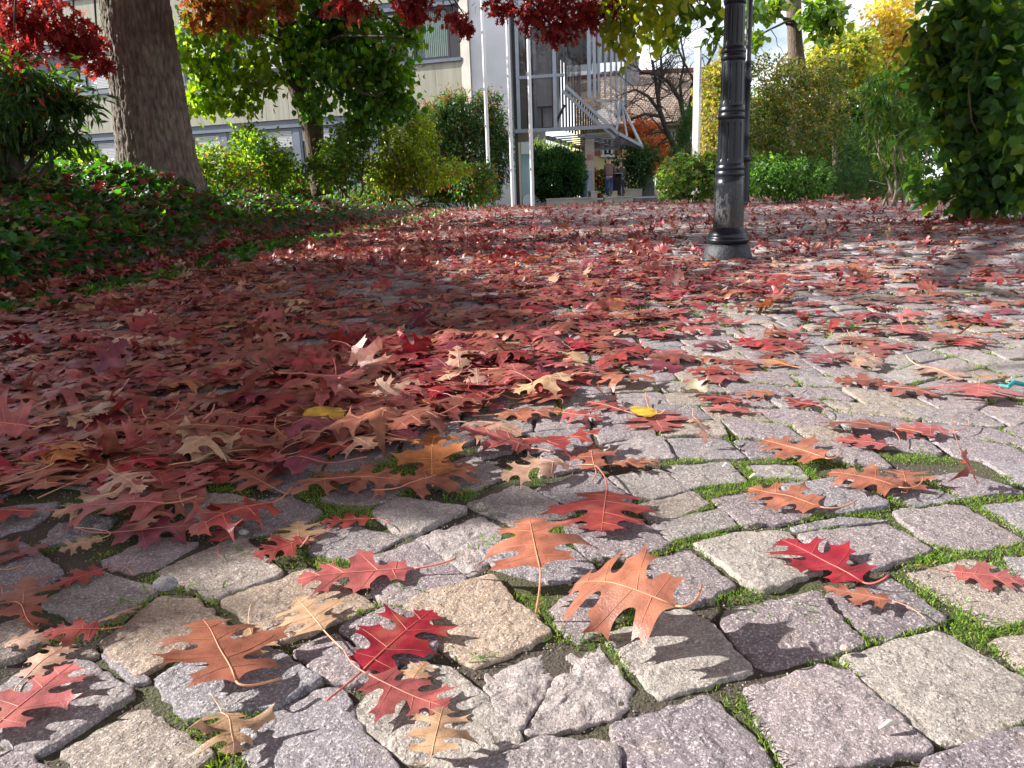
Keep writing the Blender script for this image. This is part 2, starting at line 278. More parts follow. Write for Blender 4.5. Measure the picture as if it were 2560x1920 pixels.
# procedural segment-arc courses
BW = 1.35; polys = []
def course(X, k):
    t = ((X+.35)/BW) % 1*2-1; return k*.126 + .27*(1-np.abs(t)**1.7) - .0 + .007*np.sin(X*7+k*1.9)+.006*np.sin(X*17-k*2.3)
for k in range(-1, 184):
    y0 = k*.126; xmax = .69*max(y0+.4, 0)+.5; x = -3.15+rng.uniform(0, .12)
    while x < xmax:
        w = rng.uniform(.108, .162); jj = rng.uniform(-.008, .008, 4)
        if y0 < 1.0 and abs(x) > 1.4: x += w; continue
        a = .003
        P = np.array([(x+a+jj[0], course(x+a, k)+a), (x+w/2, course(x+w/2, k)+a), (x+w-a+jj[1], course(x+w-a, k)+a), (x+w-a+jj[2], course(x+w-a, k+1)-a), (x+w/2, course(x+w/2, k+1)-a), (x+a+jj[3], course(x+a, k+1)-a)])
        polys.append(P+rng.uniform(-.003, .003, (6, 2))); x += w
polys = [p for p in polys if p[:, 1].min() > .42 and p[:, 0].mean() > edge_x(p[:, 1].mean())-.25]
RS = .004; RX0, RY0, RN, RM = -2.2, .4, 1150, 900           # occupancy raster of the near paving, 4 mm cells
occ = np.zeros((RN, RM), bool); gxr = RX0+(np.arange(RN)+.5)*RS; gyr = RY0+(np.arange(RM)+.5)*RS
def fill(P, test=False):
    i0, i1 = [int(np.clip((v-RX0)/RS, 0, RN)) for v in (P[:, 0].min(), P[:, 0].max()+RS)]; j0, j1 = [int(np.clip((v-RY0)/RS, 0, RM)) for v in (P[:, 1].min(), P[:, 1].max()+RS)]
    if i1 <= i0 or j1 <= j0: return 0.
    x, y = np.meshgrid(gxr[i0:i1], gyr[j0:j1], indexing='ij'); ins = np.zeros(x.shape, bool)
    for a, b in zip(P, np.roll(P, -1, 0)):
        c = (a[1] > y) != (b[1] > y); xi = (b[0]-a[0])*(y-a[1])/((b[1]-a[1]) or 1e-9)+a[0]; ins ^= c & (x < xi)
    if test: return (occ[i0:i1, j0:j1] & ins).sum()/max(ins.sum(), 1)
    occ[i0:i1, j0:j1] |= ins; return 0.
for p in traced: fill(p)
keep = []
for p in polys:
    c = p.mean(0)
    if c[1] < 3.9 and c[0] < 2.3 and fill(p, True) > .02:
        q = c+(p-c)*.55
        if fill(p, True) < .22 and fill(q, True) == 0: p = c+(p-c)*.62
        else: continue
    keep.append(p)
polys = keep
for p in polys: fill(p)
PAL = np.array([(.245,.205,.215),(.225,.185,.20),(.26,.235,.225),(.215,.195,.215),(.28,.235,.20),(.24,.212,.218),(.205,.175,.195)])
def stones(mm, PL, nb, rings, amp, chip, cols, rise):
    S = len(PL); P = np.stack([resample(rcorner(p), nb) for p in PL]); c = P.mean(1, keepdims=True); r = np.linalg.norm(P-c, axis=2, keepdims=True)
    r0 = r.mean((1, 2)); V = []
    tx = rng.normal(0, .022, (S, 1)); ty = rng.normal(0, .022, (S, 1)); am = np.asarray(amp)[:, None]
    for (ins, z, sc) in rings:
        k = (1-ins/r)*sc; Q = c+(P-c)*k
        if chip and sc > .8:
            e = vnoise(Q[..., 0], Q[..., 1], 85, 5)-.5; e2 = vnoise(Q[..., 0], Q[..., 1], 230, 6)-.5
            Q = Q+(P-c)/r*(e*chip*1.6+e2*chip)[..., None]
        zz = z+rise[:, None]+tx*(Q[..., 0]-c[..., 0])+ty*(Q[..., 1]-c[..., 1])
        zz = zz+am*(1.0*(vnoise(Q[..., 0], Q[..., 1], 30, 7)-.5)+.6*(vnoise(Q[..., 0], Q[..., 1], 80, 8)-.5)+.35*(vnoise(Q[..., 0], Q[..., 1], 190, 9)-.5))-.0015*(sc if z > -.005 else 1)**2
        V.append(np.concatenate([Q, zz[..., None]], -1))
    R = len(rings); cz = rise[:, None]+am*(vnoise(c[..., 0], c[..., 1], 30, 7)-.5)
    V = np.concatenate(V+[np.concatenate([c, cz[..., None]], -1)], 1); nv = R*nb+1
    i, j = np.meshgrid(np.arange(R-1), np.arange(nb), indexing='ij'); j2 = (j+1) % nb
    F4 = np.stack([i*nb+j, i*nb+j2, (i+1)*nb+j2, (i+1)*nb+j], -1).reshape(-1, 4); a = np.arange(nb); F3 = np.stack([(R-1)*nb+a, (R-1)*nb+(a+1) % nb, np.full(nb, R*nb)], -1)
    off = (np.arange(S)*nv)[:, None, None]; b = mm.n
    mm.add(V.reshape(-1, 3), (F4[None]+off).reshape(-1, 4), np.repeat(cols, nv, 0)); mm.F.setdefault(3, []).append((F3[None]+off).reshape(-1, 3)+b)
pv = M()
def scol(n): c = PAL[rng.integers(0, len(PAL), n)]*rng.uniform(.86, 1.12, (n, 1)); return c
near_r = [(.001,-.035,1),(0,-.012,1),(.0003,-.004,1),(.0009,-.0015,1),(.002,-.0004,1),(.004,0,1),(.0,0,.82),(.0,0,.72),(0,0,.62),(0,0,.52),(0,0,.42),(0,0,.32),(0,0,.2),(0,0,.1)]
tc_ = scol(len(traced)); am = np.full(len(traced), .0017); rise = rng.uniform(-.002, .002, len(traced))
for k in (0, 2, 21): tc_[k] = (.33, .25, .185)
for k in (24, 29, 31, 45): tc_[k] = (.31, .28, .25)
for k in (14, 6, 7): tc_[k] = (.21, .20, .22)
for k in (19, 25, 26): am[k] = .0075; tc_[k] = (.32, .28, .275); rise[k] = -.004
am[7] = .012
stones(pv, traced, 72, near_r, am, .0045, tc_, rise)
dn = np.array([p[:, 1].mean() for p in polys]); A = [polys[i] for i in np.where(dn < 2.6)[0]]; B = [polys[i] for i in np.where((dn >= 2.6) & (dn < 7))[0]]; C_ = [polys[i] for i in np.where(dn >= 7)[0]]
def amps(n): a = np.full(n, .0018); a[rng.random(n) < .1] = .007; return a
stones(pv, A, 44, near_r, amps(len(A)), .004, scol(len(A)), rng.uniform(-.003, .003, len(A)))
stones(pv, B, 20, [(0,-.03,1),(.001,-.006,1),(.004,-.001,1),(0,0,.7),(0,0,.35)], amps(len(B)), .004, scol(len(B)), rng.uniform(-.004, .004, len(B)))
stones(pv, C_, 10, [(0,-.03,1),(.003,-.003,1),(0,0,.7)], amps(len(C_)), 0, scol(len(C_)), rng.uniform(-.005, .005, len(C_)))
pv.build('paving', m_stone, smooth=True, kind='structure')
# ------------------------------------------------------------------ moss and grass in the joints
free = ~occ; fi, fj = np.where(free); x = gxr[fi]; y = gyr[fj]
inf = (y < 3.6) & (np.abs(x) < .69*y+.1) & (x > edge_x(y)); x, y = x[inf], y[inf]
dens = vnoise(x, y, 5.5, 11)*.6+vnoise(x, y, 17, 12)*.4+np.clip(x*.22, -.08, .12)+.03
w = np.clip((dens-.545)*8, 0.015, 1); 
rep = rng.poisson(w*np.where(y < 1.4, 1.6, np.where(y < 2.2, .75, .3))); x = np.repeat(x, rep); y = np.repeat(y, rep); dn_ = np.repeat(dens, rep); n = len(x); print('moss blades', n)
x = x+rng.uniform(-.003, .003, n); y = y+rng.uniform(-.003, .003, n)
far = np.clip(y/1.3, 1, 3)
h = rng.uniform(.002, .0045, n)*(.6+.9*np.clip((dn_-.45)*4, 0, 1))*far**.6; wd = rng.uniform(.0007, .0013, n)*far
a = rng.uniform(0, 6.283, n); le = rng.uniform(.2, 1.1, n); la = rng.uniform(0, 6.283, n)
z0 = -.009+.006*np.clip((dn_-.45)*4, 0, 1)
b0 = np.stack([x-np.cos(a)*wd, y-np.sin(a)*wd, z0], -1); b1 = np.stack([x+np.cos(a)*wd, y+np.sin(a)*wd, z0], -1)
md = np.stack([x+np.cos(la)*h*le*.4, y+np.sin(la)*h*le*.4, z0+h*.7], -1); tp = np.stack([x+np.cos(la)*h*le, y+np.sin(la)*h*le, z0+h], -1)
V = np.stack([b0, b1, md, tp], 1).reshape(-1, 3); F = (np.array([(0,1,2),(1,3,2)])[None]+(np.arange(n)*4)[:, None, None]).reshape(-1, 3)
c = np.array([(.13,.25,.03),(.19,.31,.04),(.09,.19,.03),(.27,.33,.07)])[rng.integers(0, 4, n)]*rng.uniform(.7, 1.2, (n, 1))
M().add(V, F, np.repeat(c, 4, 0)).build('moss', mat('moss', attr=True, rough=.7, trans=.35, tcol=(1.5, 1.5, .5), spec=.2), label='bright green moss filling the gaps between the cobblestones', cat='moss', kind='stuff')
gx_, gy_ = gxr[fi], gyr[fj]; k = (gy_ < 1.9) & (np.abs(gx_) < .69*gy_+.05) & (rng.random(len(gx_)) < .13); gx_, gy_ = gx_[k], gy_[k]; n_ = len(gx_); O6 = np.array([(1,0,0),(-1,0,0),(0,1,0),(0,-1,0),(0,0,1),(0,0,-1.)])
V = np.stack([gx_, gy_, np.full(n_, -.0075)], -1)[:, None]+O6[None]*rng.uniform(.0006, .0019, (n_, 1, 1))*rng.uniform(.6, 1.3, (n_, 6, 1)); F6 = np.array([(0,2,4),(2,1,4),(1,3,4),(3,0,4),(2,0,5),(1,2,5),(3,1,5),(0,3,5)])
M().add(V.reshape(-1, 3), (F6[None]+(np.arange(n_)*6)[:, None, None]).reshape(-1, 3), np.repeat(np.array([(.28,.24,.19),(.14,.11,.09),(.36,.32,.28),(.20,.13,.07)])[rng.integers(0, 4, n_)], 6, 0)).build('grit', mat('grit', attr=True, rough=.9), label='loose grit and crumbs packed between the cobblestones', cat='grit', kind='stuff')
# grass blades, longer
gs = [(600,1392),(1010,1460),(1500,1590),(1870,1535),(1990,1530),(2390,1540),(2440,1530),(2330,1395),(2300,1120),(2230,970),(2570,1000),(2010,1180),(450,1470),(350,1510),(1150,1240),(1220,1360),(560,1480),(1180,1640),(2180,965),(1830,905),(2330,880),(2480,1420)]
P = []
for px, py in gs:
    c0 = gp(px, py)
    for _ in range(13): P.append((c0[0]+rng.normal(0, .014), c0[1]+rng.normal(0, .012)))
P = np.array(P); n = len(P); la = rng.uniform(0, 6.283, n); h = rng.uniform(.007, .018, n); le = rng.uniform(.3, 1.1, n); m = M()
for k in range(n):
    d = np.array([math.cos(la[k]), math.sin(la[k]), 0]); s = np.array([-d[1], d[0], 0])*.0011; b = np.array([*P[k], -.01])
    pts = [b, b+d*h[k]*le[k]*.3+np.array([0, 0, h[k]*.6]), b+d*h[k]*le[k]*.8+np.array([0, 0, h[k]*.95])]; tip = b+d*h[k]*le[k]*1.4+np.array([0, 0, h[k]*.9])
    m.add([pts[0]-s, pts[0]+s, pts[1]-s, pts[1]+s, pts[2]-s*.8, pts[2]+s*.8, tip], [(0,1,3,2),(2,3,5,4),(4,5,6)], np.array((.09,.20,.03))*rng.uniform(.7, 1.5))
m.build('grass', m_fol, label='short grass tufts sprouting between the cobblestones', cat='grass', kind='stuff')
# ------------------------------------------------------------------ oak leaves
def outline(r, wide=1., deep=1.):
    j = lambda s=.03: r.uniform(-s, s)
    half = []
    def side():
        l1 = .27+j(.07); l2 = .45+j(.08); l3 = .35+j(.08); s1 = .10/deep+j(.015); s2 = .095/deep+j(.015); s3 = .085/deep+j(.012); v = j(.03)
        return [(.012,.0,1),(.05,.05,0),(.10,.07,0),(l1*.75,.08+v,0),(l1,.085+v,1),(l1*.78,.15+v,0),(l1*.92,.20+v,1),(.16,.215,0),(s1,.24,0),(s1+.02,.30,0),
            (.20,.335,0),(l2*.62,.37+v,0),(l2*.85,.36+v,1),(l2*.78,.43+v,0),(l2,.50+v,1),(l2*.72,.50+v,0),(l2*.6,.585+v,1),(l2*.46,.535,0),(s2+.04,.53,0),(s2,.545,0),(s2,.59,0),
            (.14,.645,0),(l3*.6,.69+v,0),(l3*.9,.70+v,1),(l3*.7,.755+v,0),(l3*.95,.84+v,1),(l3*.5,.78,0),(s3+.05,.755,0),(s3,.79,0),(s3,.83,0),(.10,.865,0),(.17+j(),.915,1),(.085,.92,0),(.075+j(.01),.965,1),(.03,.955,0)]
    R_ = side(); L_ = side()
    pts = [(x*wide, y, s) for x, y, s in R_]+[(0, 1, 1)]+[(-x*wide, y, s) for x, y, s in L_[::-1]]
    for _ in range(2):
        o = []; n = len(pts)
        for i in range(n):
            x, y, s = pts[i]
            if s: o.append(pts[i])
            else:
                a = pts[i-1]; b = pts[(i+1) % n]; o.append((x*.75+a[0]*.25, y*.75+a[1]*.25, 0)); o.append((x*.75+b[0]*.25, y*.75+b[1]*.25, 0))
        pts = o
    return np.array([(x, y) for x, y, s in pts])
def round_outline(r, k=28):
    a = np.arange(k)/k*2*np.pi; rad = .5*(1+.05*(np.arange(k) % 2)); x = np.sin(a)*rad*.8*(1-.25*np.cos(a+np.pi)); y = .5-np.cos(a)*rad; y[0] = 0
    return np.stack([x, y], -1)
def tri_mesh(O, grid):
    n = len(O); lo = O.min(0); hi = O.max(0); gx = np.arange(lo[0]+grid/2, hi[0], grid); gy = np.arange(lo[1]+grid/2, hi[1], grid)
    pts = []
    for a, yy in enumerate(gy):
        for xx in gx: pts.append((xx+(grid/2 if a % 2 else 0), yy))
    pts = np.array(pts) if len(pts) else np.zeros((0, 2)); ins = np.zeros(len(pts), bool)
    for a, b in zip(O, np.roll(O, -1, 0)):
        c = (a[1] > pts[:, 1]) != (b[1] > pts[:, 1]); xi = (b[0]-a[0])*(pts[:, 1]-a[1])/((b[1]-a[1]) or 1e-9)+a[0]; ins ^= c & (pts[:, 0] < xi)
    pts = pts[ins]
    if len(pts): d = np.sqrt(((pts[:, None]-O[None])**2).sum(-1)).min(1); pts = pts[d > grid*.4]
    al = [Vector(p) for p in O]+[Vector(p) for p in pts]
    v, e, f, *_ = delaunay_2d_cdt(al, [(i, (i+1) % n) for i in range(n)], [], 1, 1e-6)
    v = np.array([tuple(q) for q in v]); f = np.array([t for t in f if len(t) == 3])
    A, B, C_ = v[f[:, 0]], v[f[:, 1]], v[f[:, 2]]; ar = (B[:, 0]-A[:, 0])*(C_[:, 1]-A[:, 1])-(C_[:, 0]-A[:, 0])*(B[:, 1]-A[:, 1]); f[ar < 0] = f[ar < 0][:, ::-1]
    return v, f
def warp(P, r):            # r: dict of bend parameters; P (n,2) leaf coords -> 3d, unit leaf length
    x, y = P[:, 0], P[:, 1]; z = np.zeros_like(x)
    kx = r['kx']; X = np.sin(kx*x)/kx if abs(kx) > 1e-3 else x; z = z+((1-np.cos(kx*x))/kx if abs(kx) > 1e-3 else 0)
    ky = r['ky']; yy = y-.4
    if abs(ky) > 1e-3: Yn = np.sin(ky*yy)/ky-z*np.sin(ky*yy); z = (1-np.cos(ky*yy))/ky+z*np.cos(ky*yy); Yc = Yn
    else: Yc = yy
    z = z+r['tw']*x*yy
    for a, b, c, d in r['w']: z = z+a*np.sin(b*x+c*y+d)
    z = z+r['tip']*np.maximum(0, np.abs(x)-.16)**2*np.sin(9*y+r['ph'])*4
    return np.stack([X, Yc+.4, z], -1)
def rparams(r, curl=1.):
    return dict(kx=r.choice([-1, 1], p=[.88, .12])*r.uniform(.3, 1.6)*curl, ky=r.choice([-1, 1], p=[.85, .15])*r.uniform(.2, 1.2)*curl, tw=r.uniform(-.5, .5)*curl,
                w=[(r.uniform(.006, .02)*curl, r.uniform(3, 12), r.uniform(3, 12), r.uniform(0, 6)) for _ in range(3)], tip=r.uniform(-.9, .5)*curl, ph=r.uniform(0, 6))
VEINS = [((0, .16), (.24, .13)), ((0, .30), (.40, .47)), ((0, .33), (-.40, .46)), ((0, .18), (-.24, .14)), ((0, .58), (.31, .79)), ((0, .60), (-.31, .80)), ((0, .78), (.15, .9)), ((0, .8), (-.15, .9))]
LC = {'red': (.27,.045,.045), 'pink': (.33,.09,.09), 'rust': (.31,.115,.075), 'tan': (.42,.27,.17), 'crimson': (.27,.018,.034), 'purple': (.19,.04,.065), 'brown': (.24,.08,.06), 'pale': (.46,.28,.21), 'orange': (.38,.14,.05), 'yellow': (.62,.40,.05)}
def leaf_thing(P0, P1, pe, color, wide, par, roll, label, group, r, grid=.05, kind='oak', name='oak_leaf', press=.62):
    O = outline(r, wide, r.uniform(.85, 1.25)) if kind == 'oak' else round_outline(r)
    v, f = tri_mesh(O, grid); Q = warp(v, par); ch = Q[np.argmin((v**2).sum(1))]; tipv = warp(np.array([[0., 1.]]), par)[0]; b0 = warp(np.array([[0., 0.]]), par)[0]
    d = P1-P0; Ls = np.linalg.norm(d)/max(.35, np.linalg.norm(tipv-b0)); t = d/np.linalg.norm(d)
    cl = (tipv-b0)/np.linalg.norm(tipv-b0); 
    # local frame: align chord to t, keep leaf x horizontal, then roll
    lx = np.array([1., 0, 0]); lz = np.cross(lx, cl); lz /= np.linalg.norm(lz); lx = np.cross(cl, lz)
    wx = np.cross(t, (0, 0, 1.)); wx /= np.linalg.norm(wx); wz = np.cross(wx, t); cr_, sr = math.cos(roll), math.sin(roll); wx, wz = wx*cr_+wz*sr, wz*cr_-wx*sr
    Rm = np.outer(wx, lx)+np.outer(t, cl)+np.outer(wz, lz)
    tf0 = lambda q: P0+(Rm@((q-b0)*Ls).T).T
    zmin = tf0(Q)[:, 2].min(); base_z = min(zmin, .003) if press >= 1 else zmin; lo_ = .003+(.35 if zmin < .012 or press >= 1 else .6)*max(0, zmin-.003)
    def tf(q): v_ = tf0(q); v_[:, 2] = lo_+(v_[:, 2]-zmin)*press; return v_
    V = tf(Q); lift = 0.
    root = thing(name, (P0[0], P0[1], 0), label, 'leaf', group)
    base = np.array(LC[color])*r.uniform(.88, 1.12); jit = vnoise(v[:, 0]+P0[0]*31, v[:, 1]+P0[1]*17, 7, 2)[:, None]
    c = base*(1+.35*(jit-.5))*(1-.25*np.clip(np.abs(v[:, :1])*2.2, 0, 1)*jit); c = c+np.array([.06, .035, .0])*np.clip(jit-.6, 0, 1)
    M().add(V, f, c).build('blade', m_dry, root, smooth=True)
    # stem and veins
    m = M(); sc = np.clip(base*1.15+np.array([.14, .09, .04]), 0, .8)
    yv = np.linspace(0, .97, 9); mid = tf(warp(np.stack([0*yv, yv], -1), par)); mid[:, 2] += lift; nrm = wz if wz[2] > 0 else -wz
    m.tube(mid+nrm*.0003, np.linspace(.0009, .00025, 9)*Ls/.12, 5, sc)
    if kind == 'oak':
        for a, b in VEINS:
            s = np.linspace(0, .92, 5)[:, None]; pp = np.array(a)*(1-s)+np.array((b[0]*wide, b[1]))*s; q = tf(warp(pp, par)); q[:, 2] += lift
            m.tube(q+nrm*.0002, np.linspace(.0005, .0001, 5)*Ls/.12, 4, sc*.9, cap=False)
    p0 = mid[0]; L_ = Ls*.33
    if pe is None: e = p0-t*L_+np.array([t[1], -t[0], 0])*L_*r.uniform(-.5, .5); e[2] = max(.006, p0[2]+r.uniform(-.01, .02))
    else: e = np.array(pe)
    s = np.linspace(0, 1, 8)[:, None]; midp = (p0-t*np.linalg.norm(e-p0)*.5); q = p0*(1-s)**2+midp*2*s*(1-s)+e*s**2; q[:, 2] = np.maximum(q[:, 2], .004)
    m.tube(q, np.linspace(.0009, .0010, 8)*Ls/.12+.0001, 6, sc)
    m.build('stem', m_stem, root, smooth=True); return root
# hand placed leaves: base px, tip px, petiole-end px or None, colour, width, z base, z tip, roll deg, curl, label
G1 = 'fallen oak leaves on the cobblestones'
HL = [
((-28,1846),(200,1656),None,'pink',1.25,.02,.03,8,.5,'large pinkish red oak leaf in the bottom left corner'),
((594,1735),(506,1572),(705,1695),'rust',1.35,.03,.012,-12,.5,'big rust-orange leaf with glossy pale midrib, right of the tan cobblestone'),
((557,1800),(587,1911),None,'tan',1.5,.02,.03,25,1.2,'curled beige leaf just below the big rust-orange leaf'),
((622,1558),(645,1642),(627,1510),'tan',1.3,.045,.02,0,1.,'small tan oak leaf lying over the upper right lobe of the big rust-orange leaf'),
((255,1584),(100,1590),None,'red',1.1,.02,.03,20,1.3,'small bright red folded leaf left of the tan cobblestone at bottom left'),
((200,1577),(367,1514),None,'pale',.7,.03,.012,30,2.0,'pale dried twisted leaf pointing right over the tan cobblestone'),
((60,1545),(75,1452),(110,1490),'brown',1.2,.02,.02,0,1.,'brown oak leaf standing at the left edge above the pale twisted leaf'),
((20,1515),(95,1600),None,'brown',.9,.035,.01,30,1.6,'folded brown leaf at the left edge beside the small bright red leaf'),
((10,1612),(170,1590),None,'pale',.7,.01,.02,-20,1.8,'dried rose-beige leaf half under the small bright red leaf at left'),
((60,1700),(190,1600),None,'pale',.9,.01,.01,0,1.,'thin pale pink dried leaf just above the large pinkish leaf at bottom left'),
((279,1338),(548,1317),(186,1315),'purple',1.2,.015,.015,-5,.7,'magenta-purple oak leaf stretched sideways over shaded cobbles at left'),
((552,1354),(585,1303),(551,1394),'red',1.2,.02,.02,15,1.2,'small maroon leaf with a hooked stem at the right end of the magenta-purple leaf'),
((116,1173),(121,1317),None,'rust',1.5,.03,.015,0,.5,'large orange-brown oak leaf on the shaded drift near the left edge'),
((260,1345),(140,1384),(186,1318),'tan',1.2,.03,.02,10,.9,'light brown oak leaf touching the base of the magenta-purple leaf'),
((260,1424),(121,1475),(334,1438),'red',1.1,.015,.01,12,.9,'dark red leaf with an orange stem below the light brown leaf at left'),
((316,1275),(529,1258),None,'brown',1.3,.02,.02,-6,.8,'wide reddish brown oak leaf just above the magenta-purple leaf'),
((120,1360),(0,1410),None,'purple',1.1,.01,.01,0,1.,'small maroon leaf at the left edge on shaded cobbles'),
((1003,1227),(1202,1173),(928,1224),'rust',1.3,.02,.02,-10,.6,'orange-brown oak leaf at the front edge of the drift, stem pointing left'),
((928,1301),(794,1310),(973,1315),'red',1.2,.012,.01,0,.7,'small brownish red leaf alone on the grey stones left of centre'),
((747,1359),(743,1290),(773,1338),'tan',1.25,.04,.04,0,.8,'yellowish brown leaf lying over a red one left of centre'),
((775,1354),(625,1405),(824,1317),'red',1.1,.02,.01,10,.9,'red leaf showing from under the yellowish brown leaf left of centre'),
((1035,1424),(701,1456),(1140,1396),'pink',.85,.018,.02,10,.9,'long pink oak leaf lying sideways across two stones, its stem pointing right'),
((810,1582),(738,1498),(861,1626),'tan',1.3,.02,.02,10,.8,'sandy tan oak leaf directly below the long pink leaf'),
((903,1677),(1091,1512),(817,1751),'crimson',1.2,.02,.03,-5,.45,'vivid crimson oak leaf in the lower centre left'),
((924,1700),(1133,1788),(861,1626),'pink',1.15,.015,.02,5,.5,'dusty pink oak leaf directly below the vivid crimson leaf'),
((1017,1709),(1070,1642),(947,1719),'tan',1.15,.03,.03,0,.6,'small tan leaf between the crimson leaf and the dusty pink leaf'),
((1082,1935),(1112,1795),None,'tan',1.5,.02,.045,0,.9,'yellowish tan oak leaf cut off by the bottom edge'),
((1352,1500),(1324,1354),(1340,1533),'rust',1.5,.025,.04,8,.9,'light orange-brown leaf with upturned tip, right of the square tan stone'),
((1689,1531),(1403,1470),(1754,1461),'rust',1.2,.055,.015,28,1.,'large folded orange-brown oak leaf casting a long pointed shadow'),
((1503,1482),(1545,1498),(1540,1401),'red',1.,.02,.02,0,1.,'little red leaf with a tall thin stem behind the large folded orange leaf'),
((1517,1238),(1503,1354),(1489,1164),'red',1.6,.03,.012,0,.6,'reddish brown oak leaf spread like a star with its stem pointing straight away'),
((1424,1171),(1240,1205),(1489,1162),'pale',.9,.03,.015,20,2.2,'rolled pale brown dry leaf at the right front edge of the drift'),
((1490,1178),(1480,1108),None,'brown',.9,.02,.03,15,1.6,'dark brown curled leaf beside the rolled pale brown leaf'),
((1530,1165),(1655,1154),None,'rust',1.4,.025,.02,10,.9,'rust red oak leaf with spread lobes at the right tip of the drift'),
((1080,1190),(1086,1044),None,'orange',1.1,.02,.075,10,.7,'bright rust leaf standing upright at the front of the drift'),
((1150,935),(1141,850),(1100,905),'pale',.7,.02,.09,0,.8,'pale glossy leaf tip standing up like a spike in the sunlit heap'),
((1195,960),(1190,900),None,'pale',.8,.03,.07,0,1.,'second shorter pale upright leaf tip right of the tallest spike in the sunlit heap'),
((1626,1027),(1660,1085),(1615,980),'pink',1.5,.025,.012,0,.5,'pink oak leaf lying under the small yellow leaf'),
((1560,1030),(1462,1006),None,'pink',1.,.02,.012,0,.8,'long pink leaf left of the small yellow leaf'),
((1734,1032),(1763,1103),None,'pale',1.2,.06,.015,20,1.7,'cream coloured curled leaf standing right of the small yellow leaf'),
((2063,1150),(1894,1103),(2105,1129),'rust',1.2,.025,.01,12,.7,'orange-brown leaf pointing left in the group of leaves at right'),
((2223,1112),(2080,1095),(2238,1080),'pink',1.2,.03,.02,8,.8,'pinkish leaf overlapping the orange-brown leaf in the group at right'),
((2240,1078),(2025,1065),None,'brown',1.2,.045,.02,-12,1.,'brown leaf at the back of the group at right'),
((2371,1082),(2219,1082),(2417,1044),'pink',1.1,.02,.02,12,.9,'magenta-pink leaf between the group at right and the hanging red leaf'),
((2405,1116),(2448,1205),(2436,1038),'red',1.6,.07,.012,-8,.7,'red leaf propped up on its tall stem near the right edge'),
((2268,1220),(2255,1166),None,'rust',1.3,.03,.03,0,.8,'golden brown leaf behind the orange leaf with a looped stem'),
((2245,1227),(2060,1192),(2308,1192),'rust',1.3,.03,.012,14,.9,'orange oak leaf with a looped stem on the streaked tan stone'),
((2050,1271),(1860,1224),(2143,1250),'rust',1.2,.03,.012,14,.9,'orange-brown oak leaf left of the streaked tan stone, stem pointing right'),
((2157,1447),(1939,1333),(2222,1438),'crimson',1.2,.035,.04,5,.6,'crimson oak leaf with a pale curved stem lying over an orange one at lower right'),
((2229,1514),(2046,1475),(2315,1549),'rust',1.15,.015,.015,-5,.5,'orange leaf under the crimson one at lower right'),
((2375,1426),(2580,1455),(2292,1412),'pink',1.2,.025,.02,-8,.7,'pink-red oak leaf at the right edge above the large purple-grey stone'),
((2430,842),(2392,885),None,'red',1.4,.04,.012,0,.7,'bright red leaf beside the orange curled leaf at upper right'),
((2440,838),(2470,842),None,'orange',1.2,.02,.04,20,1.3,'small curled orange leaf touching the bright red leaf at upper right'),
((2130,838),(2211,883),None,'rust',1.2,.035,.012,0,.8,'pale orange leaf left of the pink star-shaped leaf at upper right'),
((2253,821),(2272,874),(2249,787),'pink',1.8,.04,.012,0,.6,'pink star-shaped leaf with its stem standing up at upper right'),
((2100,886),(1987,926),None,'purple',1.2,.03,.012,0,.7,'purplish red leaf in the middle of the leaf cluster right of centre'),
((1979,918),(1903,901),None,'orange',1.3,.02,.02,0,1.1,'orange leaf at the left end of the leaf cluster right of centre'),
((2180,900),(2120,930),None,'pale',1.,.02,.02,15,1.4,'pale leaf at the right end of the leaf cluster right of centre'),
((2303,914),(2413,956),(2265,888),'pale',1.1,.025,.012,0,.9,'pale orange leaf with its stem raised to the left'),
((2455,943),(2530,950),None,'orange',1.1,.05,.01,20,1.3,'arched brown leaf beside the turquoise string'),
((2447,972),(2443,1011),(2450,945),'pink',2.6,.03,.015,0,.6,'wide magenta leaf in front of the arched brown leaf'),
((2194,965),(2366,996),None,'brown',1.1,.02,.015,0,.8,'brown leaf left of the wide magenta leaf'),
((2219,954),(2075,952),None,'brown',1.,.045,.03,15,.9,'brown arched leaf above a grass tuft right of centre'),
((1936,981),(1830,990),(1983,956),'rust',1.2,.03,.015,0,1.,'brown leaf with a long stem pointing up right of centre'),
((2038,1011),(1960,992),(2042,1044),'red',1.3,.04,.03,5,.8,'small red leaf with its stem hanging down towards the viewer'),
((1860,1004),(1738,992),None,'red',1.1,.03,.015,0,.8,'red leaf behind the crumpled grey leaf'),
((1880,1028),(1750,1022),None,'pink',1.,.02,.015,0,.8,'pink-red leaf in front of the crumpled grey leaf'),
((1840,935),(1708,930),None,'red',1.1,.02,.015,0,.9,'spiky red leaf to the left of the white feather'),
((1856,845),(1893,868),None,'crimson',1.3,.03,.015,0,.9,'tiny dark red leaf beyond the white feather'),
((1983,880),(1945,868),None,'brown',1.6,.03,.015,0,1.,'small brown leaf beyond the leaf cluster right of centre'),
((330,1030),(175,1085),None,'crimson',1.2,.03,.03,-45,.8,'bright red leaf tilted on edge in the shaded drift at left'),
((575,1065),(540,1000),None,'purple',1.3,.04,.05,0,.6,'violet oak leaf on top of the shaded drift'),
((330,1170),(60,1140),None,'brown',1.1,.04,.03,8,.8,'long brown oak leaf in front of the tilted bright red leaf'),
((740,1150),(600,1190),None,'purple',1.3,.03,.02,0,.7,'dark purplish red leaf at the front of the shaded drift'),
((880,1130),(700,1100),None,'red',1.2,.04,.03,5,.7,'red oak leaf on the border between shade and sun in the drift'),
]
r0 = np.random.default_rng(21)
